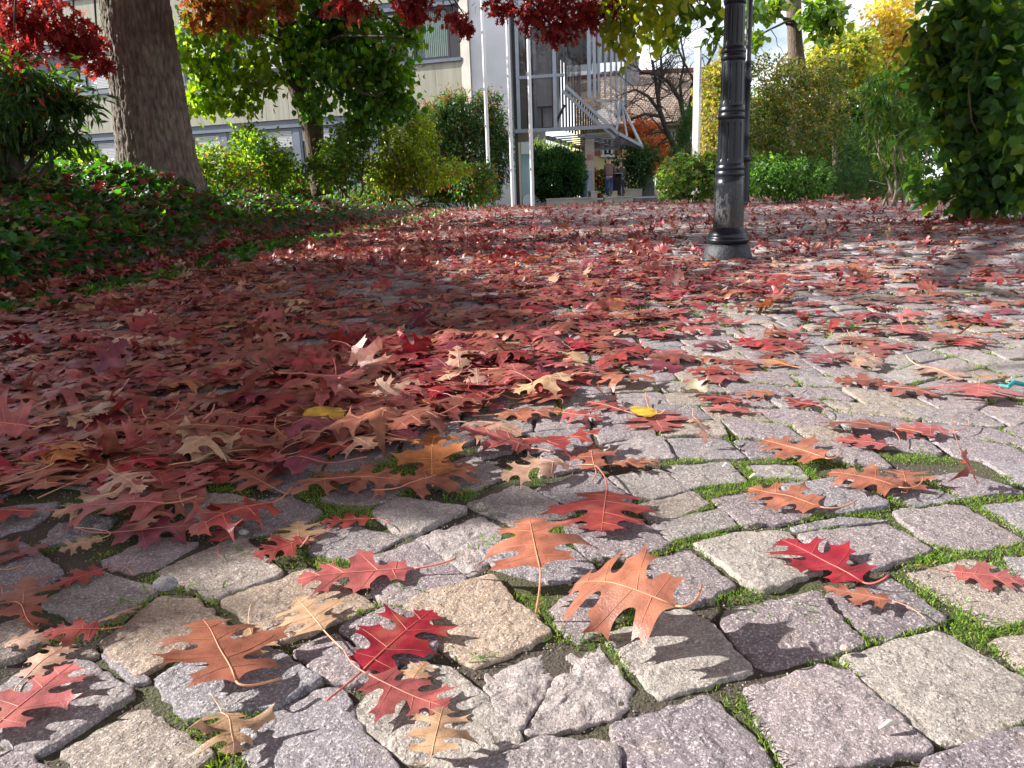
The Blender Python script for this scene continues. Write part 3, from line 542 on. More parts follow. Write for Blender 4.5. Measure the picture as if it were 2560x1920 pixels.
for (b, t, e, c, w, z0, z1, ro, cu, lb) in HL:
    prop = max(z0, z1) > .052; kz = 1 if prop else .3; P0 = gp(*b, z0*kz); P1 = gp(*t, z1*kz)
    pe = None if e is None else gp(*e, max(z0*kz, .008) if e[1] > b[1] else z0*kz+.008)
    d_ = P1-P0; ln = np.linalg.norm(d_); k_ = min(.95, .160/ln); mid_ = (P0+P1)/2; P0, P1 = (P0, P0+d_*k_)
    leaf_thing(P0, P1, pe, c, w*.88, rparams(r0, cu*.8), math.radians(ro), lb, G1, r0, grid=.045, press=1. if prop else .55)
leaf_thing(gp(1640, 1022, .03), gp(1575, 1000, .045), None, 'yellow', 1, rparams(r0, .8), .2, 'small rounded yellow leaf resting on a pink oak leaf', None, r0, kind='round', name='linden_leaf')
leaf_thing(gp(845, 1040, .03), gp(765, 1005, .05), None, 'yellow', 1, rparams(r0, .8), .5, 'rounded ochre leaf in the shaded drift left of the sunlit heap', None, r0, kind='round', name='birch_leaf')
# ------------------------------------------------------------------ the drift
def heap(x, y):
    c = cover(x, y); px, py = proj(np.stack([x, y, 0*x], -1))
    hb = np.exp(-((px-1160)/260)**2-((py-960)/130)**2)*.035
    return c**2*.010+hb*.75
def variants(k, grid, seed, curl=1.):
    o = []; r = np.random.default_rng(seed)
    for _ in range(k):
        O = outline(r, r.uniform(.85, 1.2), r.uniform(.85, 1.2))
        if grid > .2: O = O[::3]
        try: v, f = tri_mesh(O, grid)
        except Exception: continue
        Q = warp(v, rparams(r, curl*r.choice([.3, .6, 1.0, 2.0], p=[.42, .33, .2, .05]))); Q = Q-[0, .45, 0]
        # stem strip
        s = np.linspace(0, 1, 4); bx = r.uniform(-.2, .2); st = np.stack([bx*s**2, -.45-.4*s, r.uniform(-.05, .15)*s**2], -1); sv = np.concatenate([st-[.008, 0, 0], st+[.008, 0, 0]])
        sf = np.array([(i, i+4, i+1) for i in range(3)]+[(i+4, i+5, i+1) for i in range(3)])+len(Q)
        o.append((np.vstack([Q, sv]), np.vstack([f, sf]), np.r_[np.zeros(len(Q)), np.ones(8)]))
    return o
CK = ['red', 'pink', 'rust', 'brown', 'purple', 'tan', 'crimson', 'orange', 'pale']; CP = [.25, .17, .14, .19, .12, .025, .045, .02, .04]
def lay(mm, VR, pos, yaw, tilt, taz, size, cols):
    n = len(pos); vi = rng.integers(0, len(VR), n)
    up = np.stack([np.sin(tilt)*np.cos(taz), np.sin(tilt)*np.sin(taz), np.cos(tilt)], -1); t = np.stack([np.cos(yaw), np.sin(yaw), 0*yaw], -1); t = t-up*(t*up).sum(1, keepdims=True); t /= np.linalg.norm(t, axis=1, keepdims=True); x = np.cross(t, up)
    for k, (v, f, s) in enumerate(VR):
        I = np.where(vi == k)[0]
        if not len(I): continue
        V = pos[I][:, None]+size[I][:, None, None]*(v[None, :, :1]*x[I][:, None]+v[None, :, 1:2]*t[I][:, None]+v[None, :, 2:]*up[I][:, None])
        lo = V[..., 2].min(1); dz = np.maximum(0, pos[I][:, 2]-.004-lo); V[..., 2] += (dz*.5)[:, None]
        c = cols[I][:, None]*np.where(s[None, :, None] > 0, 1.3, 1.)*(1+.3*(vnoise(v[:, 0]+k, v[:, 1], 6, k)-.5))[None, :, None]
        mm.add(V.reshape(-1, 3), (f[None]+(np.arange(len(I))*len(v))[:, None, None]).reshape(-1, 3), c.reshape(-1, 3))
def colors(n): return np.array([LC[k] for k in CK])[rng.choice(9, n, p=CP)]*rng.uniform(.75, 1.15, (n, 1))
PX = []
for d0, d1 in [(.7, 1.5), (1.5, 2.5), (2.5, 4), (4, 6), (6, 9), (9, 14), (14, 20), (20, 30)]:
    dm = (d0+d1)/2; Aeff = .0064+.0042*max(0, dm-2)*.85; xr = .72*d1+.3; area = (d1-d0)*2*xr; n = int(area*3.4/Aeff)
    x = rng.uniform(-xr, xr, n); y = rng.uniform(d0, d1, n); c = cover(x, y); tau = -np.log(1-np.clip(c, 0, .975))/3.4*1.0
    clump = .55+.9*vnoise(x, y, 3.2, 21); ok = (rng.random(n) < tau*clump) & (x > edge_x(y)-.12) & (np.abs(x) < .7*y+.2)
    PX.append(np.stack([x[ok], y[ok]], -1))
PX = np.concatenate(PX); d = PX[:, 1]; N_ = len(PX); print('drift leaves', N_)
hp = heap(PX[:, 0], PX[:, 1]); zz = .006+hp*rng.random(N_)**.8; lp = at(1818, 640, 5.5)
away = np.hypot(PX[:, 0]-lp[0], PX[:, 1]-lp[1]) > .17
PX, hp, zz, d = PX[away], hp[away], zz[away], d[away]; N_ = len(PX)
yaw = rng.uniform(0, 6.283, N_); tilt = np.abs(rng.normal(0, .11, N_)); st_ = rng.random(N_) < .018; tilt[st_] = rng.uniform(.6, 1.3, st_.sum()); taz = rng.uniform(0, 6.283, N_)
size = rng.uniform(.10, .165, N_)*np.clip(1+(d-6)*.012, 1, 1.15); cols = colors(N_)
# the nearest and topmost become single leaves
score = d-zz*18; ind = np.argsort(score)[:222]
r1 = np.random.default_rng(33)
ckn = np.array(CK)
for k in ind:
    P = np.array([PX[k, 0], PX[k, 1], zz[k]]); px, py = proj(P); px = float(px); py = float(py); L_ = size[k]
    dv = np.array([math.cos(yaw[k]), math.sin(yaw[k]), r1.normal(0, .12)])*L_/2; ck = r1.choice(ckn, p=CP)
    cw = {'red': 'red', 'pink': 'pinkish', 'rust': 'rust', 'brown': 'brown', 'purple': 'purplish', 'tan': 'tan', 'crimson': 'crimson', 'orange': 'orange', 'pale': 'pale'}[ck]
    if py > 1150: zn = 'on the bare fringe before the drift at far left' if px < 300 else ('before the drift, left of the lone brownish leaf' if px < 760 else 'before the front tip of the sunlit heap')
    elif px < 300: zn = 'at the left edge, nearest rows of the shaded drift' if py > 1060 else ('at the left edge, behind the tilted bright red leaf' if py < 980 else 'beside the tilted bright red leaf')
    elif px < 560: zn = 'right of the tilted bright red leaf' if py > 1040 else 'in the shade left of the violet leaf'
    elif px < 850: zn = 'in shade in front of the rounded ochre leaf' if py > 1060 else 'in shade around the rounded ochre leaf'
    elif px < 1060: zn = 'at the left end of the sunlit heap' if py < 1060 else 'below the left end of the sunlit heap'
    elif px < 1300: zn = 'in the sunlit heap around the upright pale spikes' if py < 1060 else 'below the upright rust leaf of the heap'
    elif px < 1500: zn = 'at the right end of the sunlit heap'
    else: zn = 'on the sunny cobbles right of the heap'
    post = 'upturned' if st_[k] else ('tilted' if tilt[k] > .2 else 'flat'); szw = 'large' if L_ > .145 else ('small' if L_ < .118 else 'mid-sized')
    leaf_thing(P-dv, P+dv, None, ck, r1.uniform(.85, 1.15), rparams(r1, r1.choice([.6, 1., 1.5])), (tilt[k] if not st_[k] else tilt[k]*.7)*r1.choice([-1, 1]), f'{szw} {post} {cw} leaf {zn}', G1, r1, grid=.085, press=1. if st_[k] else .7)
rest = np.ones(N_, bool); rest[ind] = False; P3 = np.column_stack([PX, zz])
mm = M(); a = rest & (d < 5.5); lay(mm, variants(30, .12, 5), P3[a], yaw[a], tilt[a], taz[a], size[a], cols[a])
a = rest & (d >= 5.5); lay(mm, variants(10, .5, 6, 1.5), P3[a], yaw[a], tilt[a]*1.3, taz[a], size[a], cols[a]*.95)
mm.build('fallen_leaves', m_dry, smooth=False, label='deep drift of countless red and brown oak leaves covering the cobbled square', cat='fallen leaves', kind='stuff')
# ------------------------------------------------------------------ foliage
def tmpl(kind):
    if kind == 'oval': o = [(0,0),(.2,.2),(.27,.5),(.18,.8),(0,1),(-.18,.8),(-.27,.5),(-.2,.2)]; f = .35
    elif kind == 'round': o = [(0,.06),(.22,-.02),(.42,.2),(.46,.5),(.28,.8),(0,1.05),(-.28,.8),(-.46,.5),(-.42,.2),(-.22,-.02)]; f = .3
    elif kind == 'lance': o = [(0,0),(.11,.25),(.12,.55),(0,1),(-.12,.55),(-.11,.25)]; f = .3
    elif kind == 'small': o = [(0,0),(.3,.45),(0,1),(-.3,.45)]; f = .3
    elif kind == 'ivy': o = [(0,.1),(.2,-.08),(.3,.12),(.55,.25),(.28,.45),(.3,.7),(.12,.68),(0,1),(-.12,.68),(-.3,.7),(-.28,.45),(-.55,.25),(-.3,.12),(-.2,-.08)]; f = .25
    elif kind == 'maple': o = [(0,0),(.14,.14),(.42,.05),(.30,.28),(.58,.52),(.26,.50),(.20,.66),(.28,.82),(.1,.78),(0,1.05),(-.1,.78),(-.28,.82),(-.20,.66),(-.26,.50),(-.58,.52),(-.30,.28),(-.42,.05),(-.14,.14)]; f = .25
    elif kind == 'oak': o = [(0,0),(.06,.12),(.25,.12),(.09,.28),(.14,.4),(.44,.5),(.12,.55),(.1,.64),(.34,.8),(.09,.82),(0,1),(-.09,.82),(-.34,.8),(-.1,.64),(-.12,.55),(-.44,.5),(-.14,.4),(-.09,.28),(-.25,.12),(-.06,.12)]; f = .25
    o = np.array(o, float); c = np.array([[0, .45]]); V = np.vstack([o, c]); z = f*np.abs(V[:, 0])-.25*(V[:, 1]-.4)**2; n = len(o)
    return np.column_stack([V, z]), np.array([(i, (i+1) % n, n) for i in range(n)])
TM = {k: tmpl(k) for k in ('oval', 'round', 'lance', 'small', 'ivy', 'maple', 'oak')}
def unit(v): return v/(np.linalg.norm(v, axis=-1, keepdims=True)+1e-9)
def put(mm, kind, pos, tdir, ndir, size, cols):
    T, F = TM[kind]; t = unit(tdir); x = unit(np.cross(t, ndir)); z = np.cross(x, t)
    size = np.broadcast_to(size, len(pos))
    V = pos[:, None]+size[:, None, None]*(T[None, :, :1]*x[:, None]+T[None, :, 1:2]*t[:, None]+T[None, :, 2:]*z[:, None])
    mm.add(V.reshape(-1, 3), (F[None]+(np.arange(len(pos))*len(T))[:, None, None]).reshape(-1, 3), np.repeat(cols, len(T), 0))
def pal(P, n, v=.25, p=None): P = np.array(P, float); return P[rng.choice(len(P), n, p=p)]*rng.uniform(1-v, 1+v, (n, 1))
def blob_pts(blobs, n, per=10, spread=.22, shell=.55):
    """clusters of leaves inside ellipsoids, biased to the outside"""
    w = np.array([b[1][0]*b[1][2] for b in blobs]); w = w/w.sum(); k = max(1, n//per); bi = rng.choice(len(blobs), k, p=w)
    c = np.array([b[0] for b in blobs])[bi]; r = np.array([b[1] for b in blobs])[bi]; d = unit(rng.normal(size=(k, 3))); rad = rng.uniform(shell, 1.05, (k, 1))**.8
    rad = rad*(.78+.45*vnoise(d[:, 0]*2+bi*3, d[:, 2]*2+d[:, 1], 1.6, 5)[:, None]); cc = c+d*rad*r
    P = np.repeat(cc, per, 0)+rng.normal(size=(k*per, 3))*spread*np.repeat(np.minimum(r, r.mean()).mean(1), per)[:, None]; D = np.repeat(d, per, 0)
    return P, D, np.repeat(rng.random(k), per)
def crown(name, parent, blobs, n, size, kind, P, droop=.4, per=10, spread=.22, shell=.5, mt=None, v=.28, pp=None, cv=.3, top=None, flt=None, **kw):
    pos, D, rv = blob_pts(blobs, n, per, spread, shell)
    if flt is not None: k = flt(pos); pos, D, rv = pos[k], D[k], rv[k]
    k = len(pos); t = unit(D*.6+rng.normal(size=(k, 3))*.6+np.array([0, 0, -droop])); nd = unit(rng.normal(size=(k, 3))*.55+np.array([-.25, -.1, .9])+D*.2)
    c = pal(P, k, v, pp)*(1-cv/2+cv*rv)[:, None]
    if top is not None: q = np.clip((D[:, 2]-.25)*2, 0, 1)*rng.random(k); c = np.where((q > .35)[:, None], pal(top, k, v), c)
    mm = M(); put(mm, kind, pos, t, nd, size*rng.uniform(.7, 1.2, k), c); return mm.build(name, mt or m_fol, parent, **kw)
def B(px, py, Y, rx, rz, ry=None):
    s = Y/1950*1.02; return (at(px, py, Y), np.array([rx*s, ry if ry else rx*s*.8, rz*s]))
def wig(a, b, n=8, amp=.04, r=None):
    r = r or rng; a = np.array(a, float); b = np.array(b, float); s = np.linspace(0, 1, n)[:, None]; L = np.linalg.norm(b-a)
    o = np.cumsum(r.normal(size=(n, 3)), 0); o = o-o[0]-(o[-1]-o[0])*s; return a*(1-s)+b*s+o*amp*L
def branches(mm, a, targets, r0, col=(.06, .05, .04), n=5, sub=3):
    for b in targets:
        p = wig(a, b, 8, .03); mm.tube(p, np.linspace(r0, r0*.25, 8), 6, col)
        for _ in range(sub):
            k = rng.integers(3, 8); q = p[k]+rng.normal(size=3)*np.linalg.norm(np.array(b)-a)*.18; mm.tube(wig(p[k], q, 5, .05), np.linspace(r0*.3, r0*.08, 5), 4, col)
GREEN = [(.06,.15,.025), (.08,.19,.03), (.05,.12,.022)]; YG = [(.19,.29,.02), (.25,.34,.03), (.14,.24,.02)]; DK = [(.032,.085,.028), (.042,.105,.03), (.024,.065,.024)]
REDS = [(.26,.025,.035), (.34,.04,.045), (.19,.018,.028), (.36,.07,.05)]
# ---- ivy on the bank
n = 52000; y = 3.4*(27/3.4)**rng.random(n); x = edge_x(y)-rng.uniform(-.12, 1, n)**1*np.minimum(8, 1.2+y*.45)
k = (x > -.72*y-1) & (vnoise(x, y, 1.2, 31)+.3*rng.random(n) > .14); x, y = x[k], y[k]; n = len(x)
z = bank(x, y)+rng.uniform(.01, .15, n)*np.clip((edge_x(y)-x)*4+.25, .1, 1); pos = np.stack([x, y, z], -1)
t = unit(rng.normal(size=(n, 3))*[1, 1, .35]+[.35, -.35, -.1]); nd = unit(rng.normal(size=(n, 3))*.42+[-.55, -.3, 1])
mm = M(); put(mm, 'ivy', pos, t, nd, rng.uniform(.055, .1, n), pal([(.026,.095,.024), (.04,.135,.03), (.11,.25,.03), (.022,.075,.024)], n, .3, [.35,.3,.12,.23]))
mm.build('ivy', mat('ivy_leaf', attr=True, rough=.42, trans=.4, tcol=(2.6, 2.8, .5), spec=.5), label='glossy green ivy carpeting the raised bed left of the cobbles', cat='ivy', kind='stuff')
n = 5400; y = 3.3*(27/3.3)**rng.random(n); x = edge_x(y)+.1-rng.random(n)**2.1*4.5; pos = np.stack([x, y, bank(x, y)+.05+.09*rng.random(n)*np.clip((edge_x(y)-x)*4, 0, 1)], -1)
mm = M(); lay(mm, variants(8, .5, 9, 1.4), pos, rng.uniform(0, 6.28, n), np.abs(rng.normal(0, .45, n)), rng.uniform(0, 6.28, n), rng.uniform(.09, .13, n), colors(n))
mm.build('fallen_leaves', m_dry, label='red oak leaves caught on top of the ivy bed', cat='fallen leaves', kind='stuff')
# ---- the oak
oc = at(400, 468, 8.8); OX, OY = float(oc[0]), float(oc[1]); oz = .45
oak = thing('oak_tree', (OX, OY, oz), 'massive oak with thick grey-brown trunk rising from the ivy, red leaves hanging overhead', 'tree')
hs = np.r_[np.linspace(0, 2.6, 150), np.linspace(2.7, 6, 20)]; na = 260; a = np.arange(na)*2*np.pi/na; A_, H_ = np.meshgrid(a, hs)
rad = .40-.030*H_+.16*np.exp(-H_*4)+.025*np.exp(-H_*2)*np.sin(A_*5+1)+.012*np.sin(A_*3+H_*.8)
u = A_*.4; rid = np.abs(vnoise(u*1.+.01*np.sin(H_*9), H_*.3, 32, 3)-.5)*2; rid2 = np.abs(vnoise(u, H_*.35+u*.2, 46, 4)-.5)*2; rad = rad-.010*(1-np.clip(rid*2.2, 0, 1))-.009*(1-np.clip(rid2*2, 0, 1))+.008*vnoise(u, H_, 60, 8)
lean = -.03*H_
V = np.stack([OX+rad*np.cos(A_)+lean*0, OY+rad*np.sin(A_), oz+H_], -1); i, j = np.meshgrid(np.arange(len(hs)-1), np.arange(na), indexing='ij'); j2 = (j+1) % na
F = np.stack([i*na+j, i*na+j2, (i+1)*na+j2, (i+1)*na+j], -1).reshape(-1, 4)
cc = np.array([.20,.172,.148])*(.66+.5*np.clip(rid, 0, 1))[..., None]+np.array([.02, .03, .01])*(vnoise(u, H_, 3, 5) > .7)[..., None]
M().add(V.reshape(-1, 3), F, cc.reshape(-1, 3)).build('trunk', m_bark, oak, smooth=True)
vis = [B(70,45,7.6,120,75), B(190,95,7.8,70,45), B(250,160,8,35,30), B(40,120,7,60,30), B(520,10,8.2,60,40), B(610,25,8.6,70,30), B(700,0,9,40,25), B(870,12,9.2,55,22), B(1035,20,9.6,35,26), B(1130,35,9.6,40,24), B(1165,66,9.7,22,18), B(1010,0,9.6,60,15),
       B(1250,12,10,45,20), B(1330,35,10,50,35), B(1400,62,10.1,50,30), B(1470,30,10.2,45,40), B(1390,5,10,120,18), B(1385,95,10.1,12,14), B(1438,92,10.1,16,14), B(1510,25,10.3,25,25)]
mmt = M(); top = np.array([OX, OY, oz+4.2])
for b in vis[::1]:
    e = b[0]+np.array([0, 0, .1]); mid = top*.45+e*.55; mid[2] = max(mid[2]+.6, .9+.25*mid[1]); p = np.array([top+(mid-top)*s*1. if s <= 1 else mid for s in np.linspace(0, 1, 5)]+[mid*(1-s)**2+2*s*(1-s)*(mid*.4+e*.6+np.array([0, 0, .35]))+e*s*s for s in np.linspace(.2, 1, 6)])
    mmt.tube(p, np.linspace(.05, .006, len(p)), 6, (.05,.04,.035))
    for _ in range(5):
        q = b[0]+rng.normal(size=3)*b[1]*.7; mmt.tube(wig(e, q, 5, .06), np.linspace(.006, .002, 5), 4, (.05,.04,.035))
def hid(P): d = P[:, 1]; return P[:, 2] > .75+.235*d
P, D, rv = blob_pts(vis[4:7], 800, 9, .3, .1); P2, D2, rv2 = blob_pts(vis[:4]+vis[7:], 3000, 7, .22, .1)
mm = M()
for p, d, c in ((P, D, pal([(.22,.12,.02), (.20,.16,.03), (.33,.09,.03)], len(P))), (P2, D2, pal(REDS, len(P2)))):
    k = len(p); t = unit(rng.normal(size=(k, 3))*.6+[0, 0, -.8]); put(mm, 'oak', p, t, unit(rng.normal(size=(k, 3))+[-.3, -.2, .5]), rng.uniform(.07, .12, k), c)
# unseen leaves added along the sun rays to cast the ground shade
def inpoly(P, x, y):
    P = np.asarray(P); ins = np.zeros(len(x), bool)
    for a, b in zip(P, np.roll(P, -1, 0)):
        c = (a[1] > y) != (b[1] > y); xi = (b[0]-a[0])*(y-a[1])/((b[1]-a[1]) or 1e-9)+a[0]; ins ^= c & (x < xi)
    return ins
S1 = [gp(*q)[:2] for q in [(-700,1750),(-300,1620),(0,1520),(250,1440),(400,1405),(620,1340),(760,1290),(1000,1235),(1290,1280),(1420,1250),(1150,1205),(950,1190),(850,1100),(880,1020),(800,1000),(870,930),(930,885),(1000,855),(1290,832),(1250,770),(1130,715),(1000,672),(640,668),(450,640),(-700,640)]]
HO = [[gp(*q)[:2] for q in h] for h in ([(820,738),(1010,722),(1010,710),(860,716)], [(680,715),(840,708),(830,690),(690,694)], [(180,950),(330,930),(330,915),(190,925)], [(20,870),(140,850),(140,835),(20,850)])]
S2 = [(-2.6, 26), (-2.2, 14), (-.6, 10.6), (.6, 9.6), (1.3, 8.2), (1.75, 6.4), (2.6, 6.25), (4.4, 6.0), (7, 6.0), (12, 7), (14, 20), (8, 27)]
def crown_shade(S, n, zlo, zhi, keepf, bbox):
    x = rng.uniform(bbox[0], bbox[1], n); y = rng.uniform(bbox[2], bbox[3], n); k = inpoly(S, x, y)
    x, y = x[k], y[k]; k = keepf(x, y); x, y = x[k], y[k]; z = rng.uniform(zlo, zhi, len(x))
    P = np.stack([x, y, 0*x], -1)+SUN*(z/SUN[2])[:, None]; return P[hid(P) | (np.abs(P[:, 0]) > .72*P[:, 1]+.4)]
S1 = np.array(S1)
def k1(x, y):
    k = np.ones(len(x), bool)
    for h in HO: k &= ~inpoly(h, x, y)
    return k & (vnoise(x, y, 3.3, 41) < .93)
def crown_shade2(n, bb):
    x = rng.uniform(bb[0], bb[1], n); y = rng.uniform(bb[2], bb[3], n); k = inpoly(S2, x, y) & streak(x, y); x, y = x[k], y[k]; n = len(x)
    # height just above what the frame can see
    t = np.full(n, 4.); 
    for _ in range(6): t = (.95+.24*(y+SUN[1]/SUN[2]*t))
    z = t+rng.uniform(0, 1.8, n); return np.stack([x, y, 0*x], -1)+SUN*(z/SUN[2])[:, None]
c1 = crown_shade(S1, 44000, 1.7, 4.6, k1, (-4, .5, .6, 7))
def streak(x, y): return (vnoise(x*.35, y, 1.1, 51) < .70)
c2 = crown_shade2(26000, (.9, 13, 5.5, 27))
for c, sz in ((c1, .105), (c2, .2)):
    k = len(c); print('shade leaves', k); put(mm, 'oak', c+rng.normal(size=(k, 3))*.03, unit(rng.normal(size=(k, 3))+[0, 0, -.5]), unit(rng.normal(size=(k, 3))*.7+SUN), rng.uniform(.8, 1.2, k)*sz, pal(REDS, k))
for tgt in ((-7,9,5),(-8,5,4.5),(-5.5,3.5,4),(-1,12,8),(-6,13,8),(1.5,10,8.5),(-3,17,9)):
    branches(mmt, top, [np.array(tgt, float)], .09, sub=5)
NC = 85000; x = rng.uniform(-13, 10, NC); y = rng.uniform(-9, 13, NC); r_ = np.hypot(x+3, y-5); z = 4.1+.045*r_**1.6*0+rng.uniform(0, 3.2, NC)+.25*np.sin(x*1.7)*np.cos(y*1.3)  # unseen overhead leaves added to block sky light, cut away above sunlit ground
P = np.stack([x, y, z], -1); G = P-SUN*(z/SUN[2])[:, None]; lit = (np.abs(G[:, 0]) < .72*G[:, 1]+.55) & (G[:, 1] > .2) & ~inpoly(S1, G[:, 0], G[:, 1])
lit |= (G[:, 0] > -9) & (G[:, 0] < -2) & (G[:, 1] > 5)
k = ~lit & (hid(P) | (np.abs(P[:, 0]) > .72*P[:, 1]+.4)) & (r_ < 10.5) & (vnoise(x, y, .9, 61) < .86); P = P[k]; k = len(P); print('canopy', k)
put(mm, 'oak', P, unit(rng.normal(size=(k, 3))+[0, 0, -.3]), unit(rng.normal(size=(k, 3))*.5+[0, 0, 1]), rng.uniform(.2, .3, k), pal(REDS+[(.10,.12,.03)], k))
for tgt in ((3,3,5),(1,7,5.5),(-1,1,5),(-8,1,5),(-4,-3,6),(4,-2,6)): branches(mmt, top, [np.array(tgt, float)], .08, sub=5)
mmt.build('branch', m_twig, oak, smooth=True); mm.build('crown', m_folred, oak)  # crown holds the hanging boughs plus the unseen leaves added for shade
# ---- green tree in the bed
def trunk_px(mm, pts, Y, wpx, col=(.09,.07,.055)):
    P = np.array([at(px, py, Y) for px, py in pts]); r = np.interp(np.arange(len(P)), np.linspace(0, len(P)-1, len(wpx)), wpx)*Y/1950/2; s = np.linspace(0, len(P)-1, len(P)*5)
    Q = np.stack([np.interp(s, np.arange(len(P)), P[:, i]) for i in range(3)], -1); K = np.ones(7)/7; Qp = np.pad(Q, ((3, 3), (0, 0)), 'edge')
    if len(Q) > 14: Q = np.stack([np.convolve(Qp[:, i], K, 'valid') for i in range(3)], -1)
    mm.tube(Q, np.interp(s, np.arange(len(P)), r)*(1+.06*np.sin(s*3)), 14, col)
    return P
b = at(798, 470, 13); lt = thing('lime_tree', (b[0], b[1], b[2]-.2), 'leaning green tree with yellow-green backlit leaves in the bed before the office', 'tree')
mm = M(); trunk_px(mm, [(808,500),(792,420),(786,340),(775,285),(748,235),(728,170),(715,110),(713,40),(722,-60)], 13, [48,44,46,50,46,38,36,34,28], (.10,.075,.055)); mm.build('trunk', m_bark, lt, smooth=True)
mm = M()
for pts, w in (([(722,105),(770,60),(796,20),(800,-50)], 22), ([(728,120),(680,90),(600,60),(540,70)], 10), ([(735,170),(800,200),(860,195),(910,235),(940,240),(965,228)], 10), ([(725,60),(820,40),(900,60)], 10), ([(722,160),(700,200),(660,230),(655,290)], 6), ([(745,140),(850,90),(950,90),(1040,100)], 8)):
    P = np.array([at(*q, 13-.004*abs(q[0]-725)) for q in pts]); mm.tube(P, np.linspace(w, w*.35, len(P))*13/1950/2, 8, (.05,.04,.03))
branches(mm, at(715, -20, 13), [at(600,-120,13), at(900,-150,13), at(500,40,12.6), at(1000,60,12.8)], .05)
mm.build('branch', m_twig, lt, smooth=True)
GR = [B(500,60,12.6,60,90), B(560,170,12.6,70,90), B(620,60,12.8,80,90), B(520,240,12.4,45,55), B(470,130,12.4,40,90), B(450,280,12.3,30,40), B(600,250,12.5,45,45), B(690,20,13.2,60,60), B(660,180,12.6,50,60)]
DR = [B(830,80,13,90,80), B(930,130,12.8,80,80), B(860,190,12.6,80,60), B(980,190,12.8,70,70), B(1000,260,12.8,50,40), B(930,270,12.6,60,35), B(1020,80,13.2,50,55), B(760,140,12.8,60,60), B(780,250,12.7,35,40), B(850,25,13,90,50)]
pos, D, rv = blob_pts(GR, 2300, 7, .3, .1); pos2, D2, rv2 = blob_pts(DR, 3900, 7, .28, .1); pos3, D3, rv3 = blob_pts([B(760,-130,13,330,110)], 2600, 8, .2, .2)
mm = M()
for p, P_ in ((pos, YG+[(.09,.17,.03)]), (pos2, [(.06,.18,.03), (.08,.22,.03), (.045,.13,.03), (.17,.28,.02)]), (pos3, GREEN)):  # left leaves coloured brighter for the backlight, right ones a darker green
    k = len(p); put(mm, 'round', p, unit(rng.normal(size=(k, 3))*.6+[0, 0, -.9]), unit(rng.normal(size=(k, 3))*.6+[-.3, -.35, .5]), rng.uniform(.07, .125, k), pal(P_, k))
mm.build('crown', m_fol, lt)
# ---- shrubs (each a thing: foliage + stems)
def shrub(name, label, blobs, n, size, kind, P, base=None, stems=4, zb=0., cat='shrub', group=None, stemcol=(.09,.07,.05), sr=.012, **kw):
    rr_ = np.random.default_rng(int(abs(blobs[0][0][0])*1000)); blobs = list(blobs)+[(b[0]+unit(rr_.normal(size=3)+[0, 0, .25])*b[1]*rr_.uniform(.75, 1.05), b[1]*rr_.uniform(.25, .5)) for b in blobs for _ in range(3) if 'clipped' not in name]
    c = np.mean([b[0] for b in blobs], 0); base = np.array([c[0], c[1], zb]) if base is None else np.array(base, float)
    r = thing(name, base, label, cat, group); mm = M()
    for k in range(stems):
        b = blobs[k % len(blobs)]; e = b[0]+rng.normal(size=3)*b[1]*.35; s = base+rng.normal(size=3)*[.12, .12, 0]*(1+b[1][0]*.3); p = wig(s, e, 7, .03); mm.tube(p, np.linspace(sr*1.5, sr*.4, 7), 6, stemcol)
        for _ in range(3): q = p[rng.integers(2, 7)]; mm.tube(wig(q, q+rng.normal(size=3)*b[1]*.45, 4, .05), np.linspace(sr*.5, sr*.2, 4), 4, stemcol)
    mm.build('stems', mat('stem_bark', stemcol, rough=.8, noise=.25, nscale=30), r, smooth=True)
    crown('foliage', r, blobs, n, size, kind, P, **kw); return r
zb = bank(-4.4, 6.4)
sh = shrub('evergreen_shrub', 'dark glossy evergreen shrub with a few red leaves at the left edge', [B(40,200,6.4,110,60,.5), B(60,290,6.4,130,70,.5), B(165,230,6.5,60,45,.35), B(200,270,6.6,45,25,.25), B(120,350,6.5,75,35,.4), B(0,380,6.4,70,60,.5)], 2900, .11, 'lance', DK+[(.05,.11,.02)], base=(at(30,480,6.4)[0], at(30,480,6.4)[1], zb-.1), stems=5, shell=.15, droop=.7, top=[(.28,.04,.03), (.10,.18,.03), (.05,.12,.02)], cv=.4)
mm = M(); p = [at(x_, y_, 6.4) for x_, y_ in ((42,520),(36,440),(30,370),(45,300),(60,240))]; mm.tube(p, [.085,.08,.075,.05,.03], 12, (.07,.055,.045)); mm.tube([at(34,385,6.4), at(70,372,6.3), at(110,340,6.2)], [.03,.02,.012], 8, (.06,.05,.04)); mm.build('trunk', m_bark, sh, smooth=True)
UG = 'shrubs in the ivy bed'
shrub('leafy_shrub', 'low bright yellow-green shrub behind the dark evergreen shrub at left', [B(110,420,8.2,110,45,.4), B(210,430,8.4,50,40,.3), B(40,440,8,60,40,.4)], 1700, .075, 'oval', YG+GREEN, zb=.5, shell=.2, group=UG)
shrub('feathery_shrub', 'fine-leaved feathery shrub just right of the oak trunk', [B(530,410,10.2,50,45,.5), B(600,430,10.4,60,35,.5), B(490,430,10,30,25,.4)], 2600, .06, 'small', YG+GREEN+[(.25,.10,.03)], zb=.55, shell=.2, group=UG)
shrub('rose_shrub', 'airy shrub left of the leaning tree foot', [B(650,390,12,50,60,.5), B(700,430,12,60,35,.5), B(610,340,12.2,25,30,.3)], 3800, .065, 'oval', GREEN+YG, zb=.55, shell=.15, group=UG)
shrub('rose_shrub', 'tall loose shrub right of the leaning tree foot', [B(860,380,12.6,50,60,.5), B(830,430,12.4,60,40,.5), B(900,320,12.8,35,30,.4)], 4500, .065, 'oval', GREEN+[(.16,.18,.03)], zb=.5, shell=.15, group=UG)
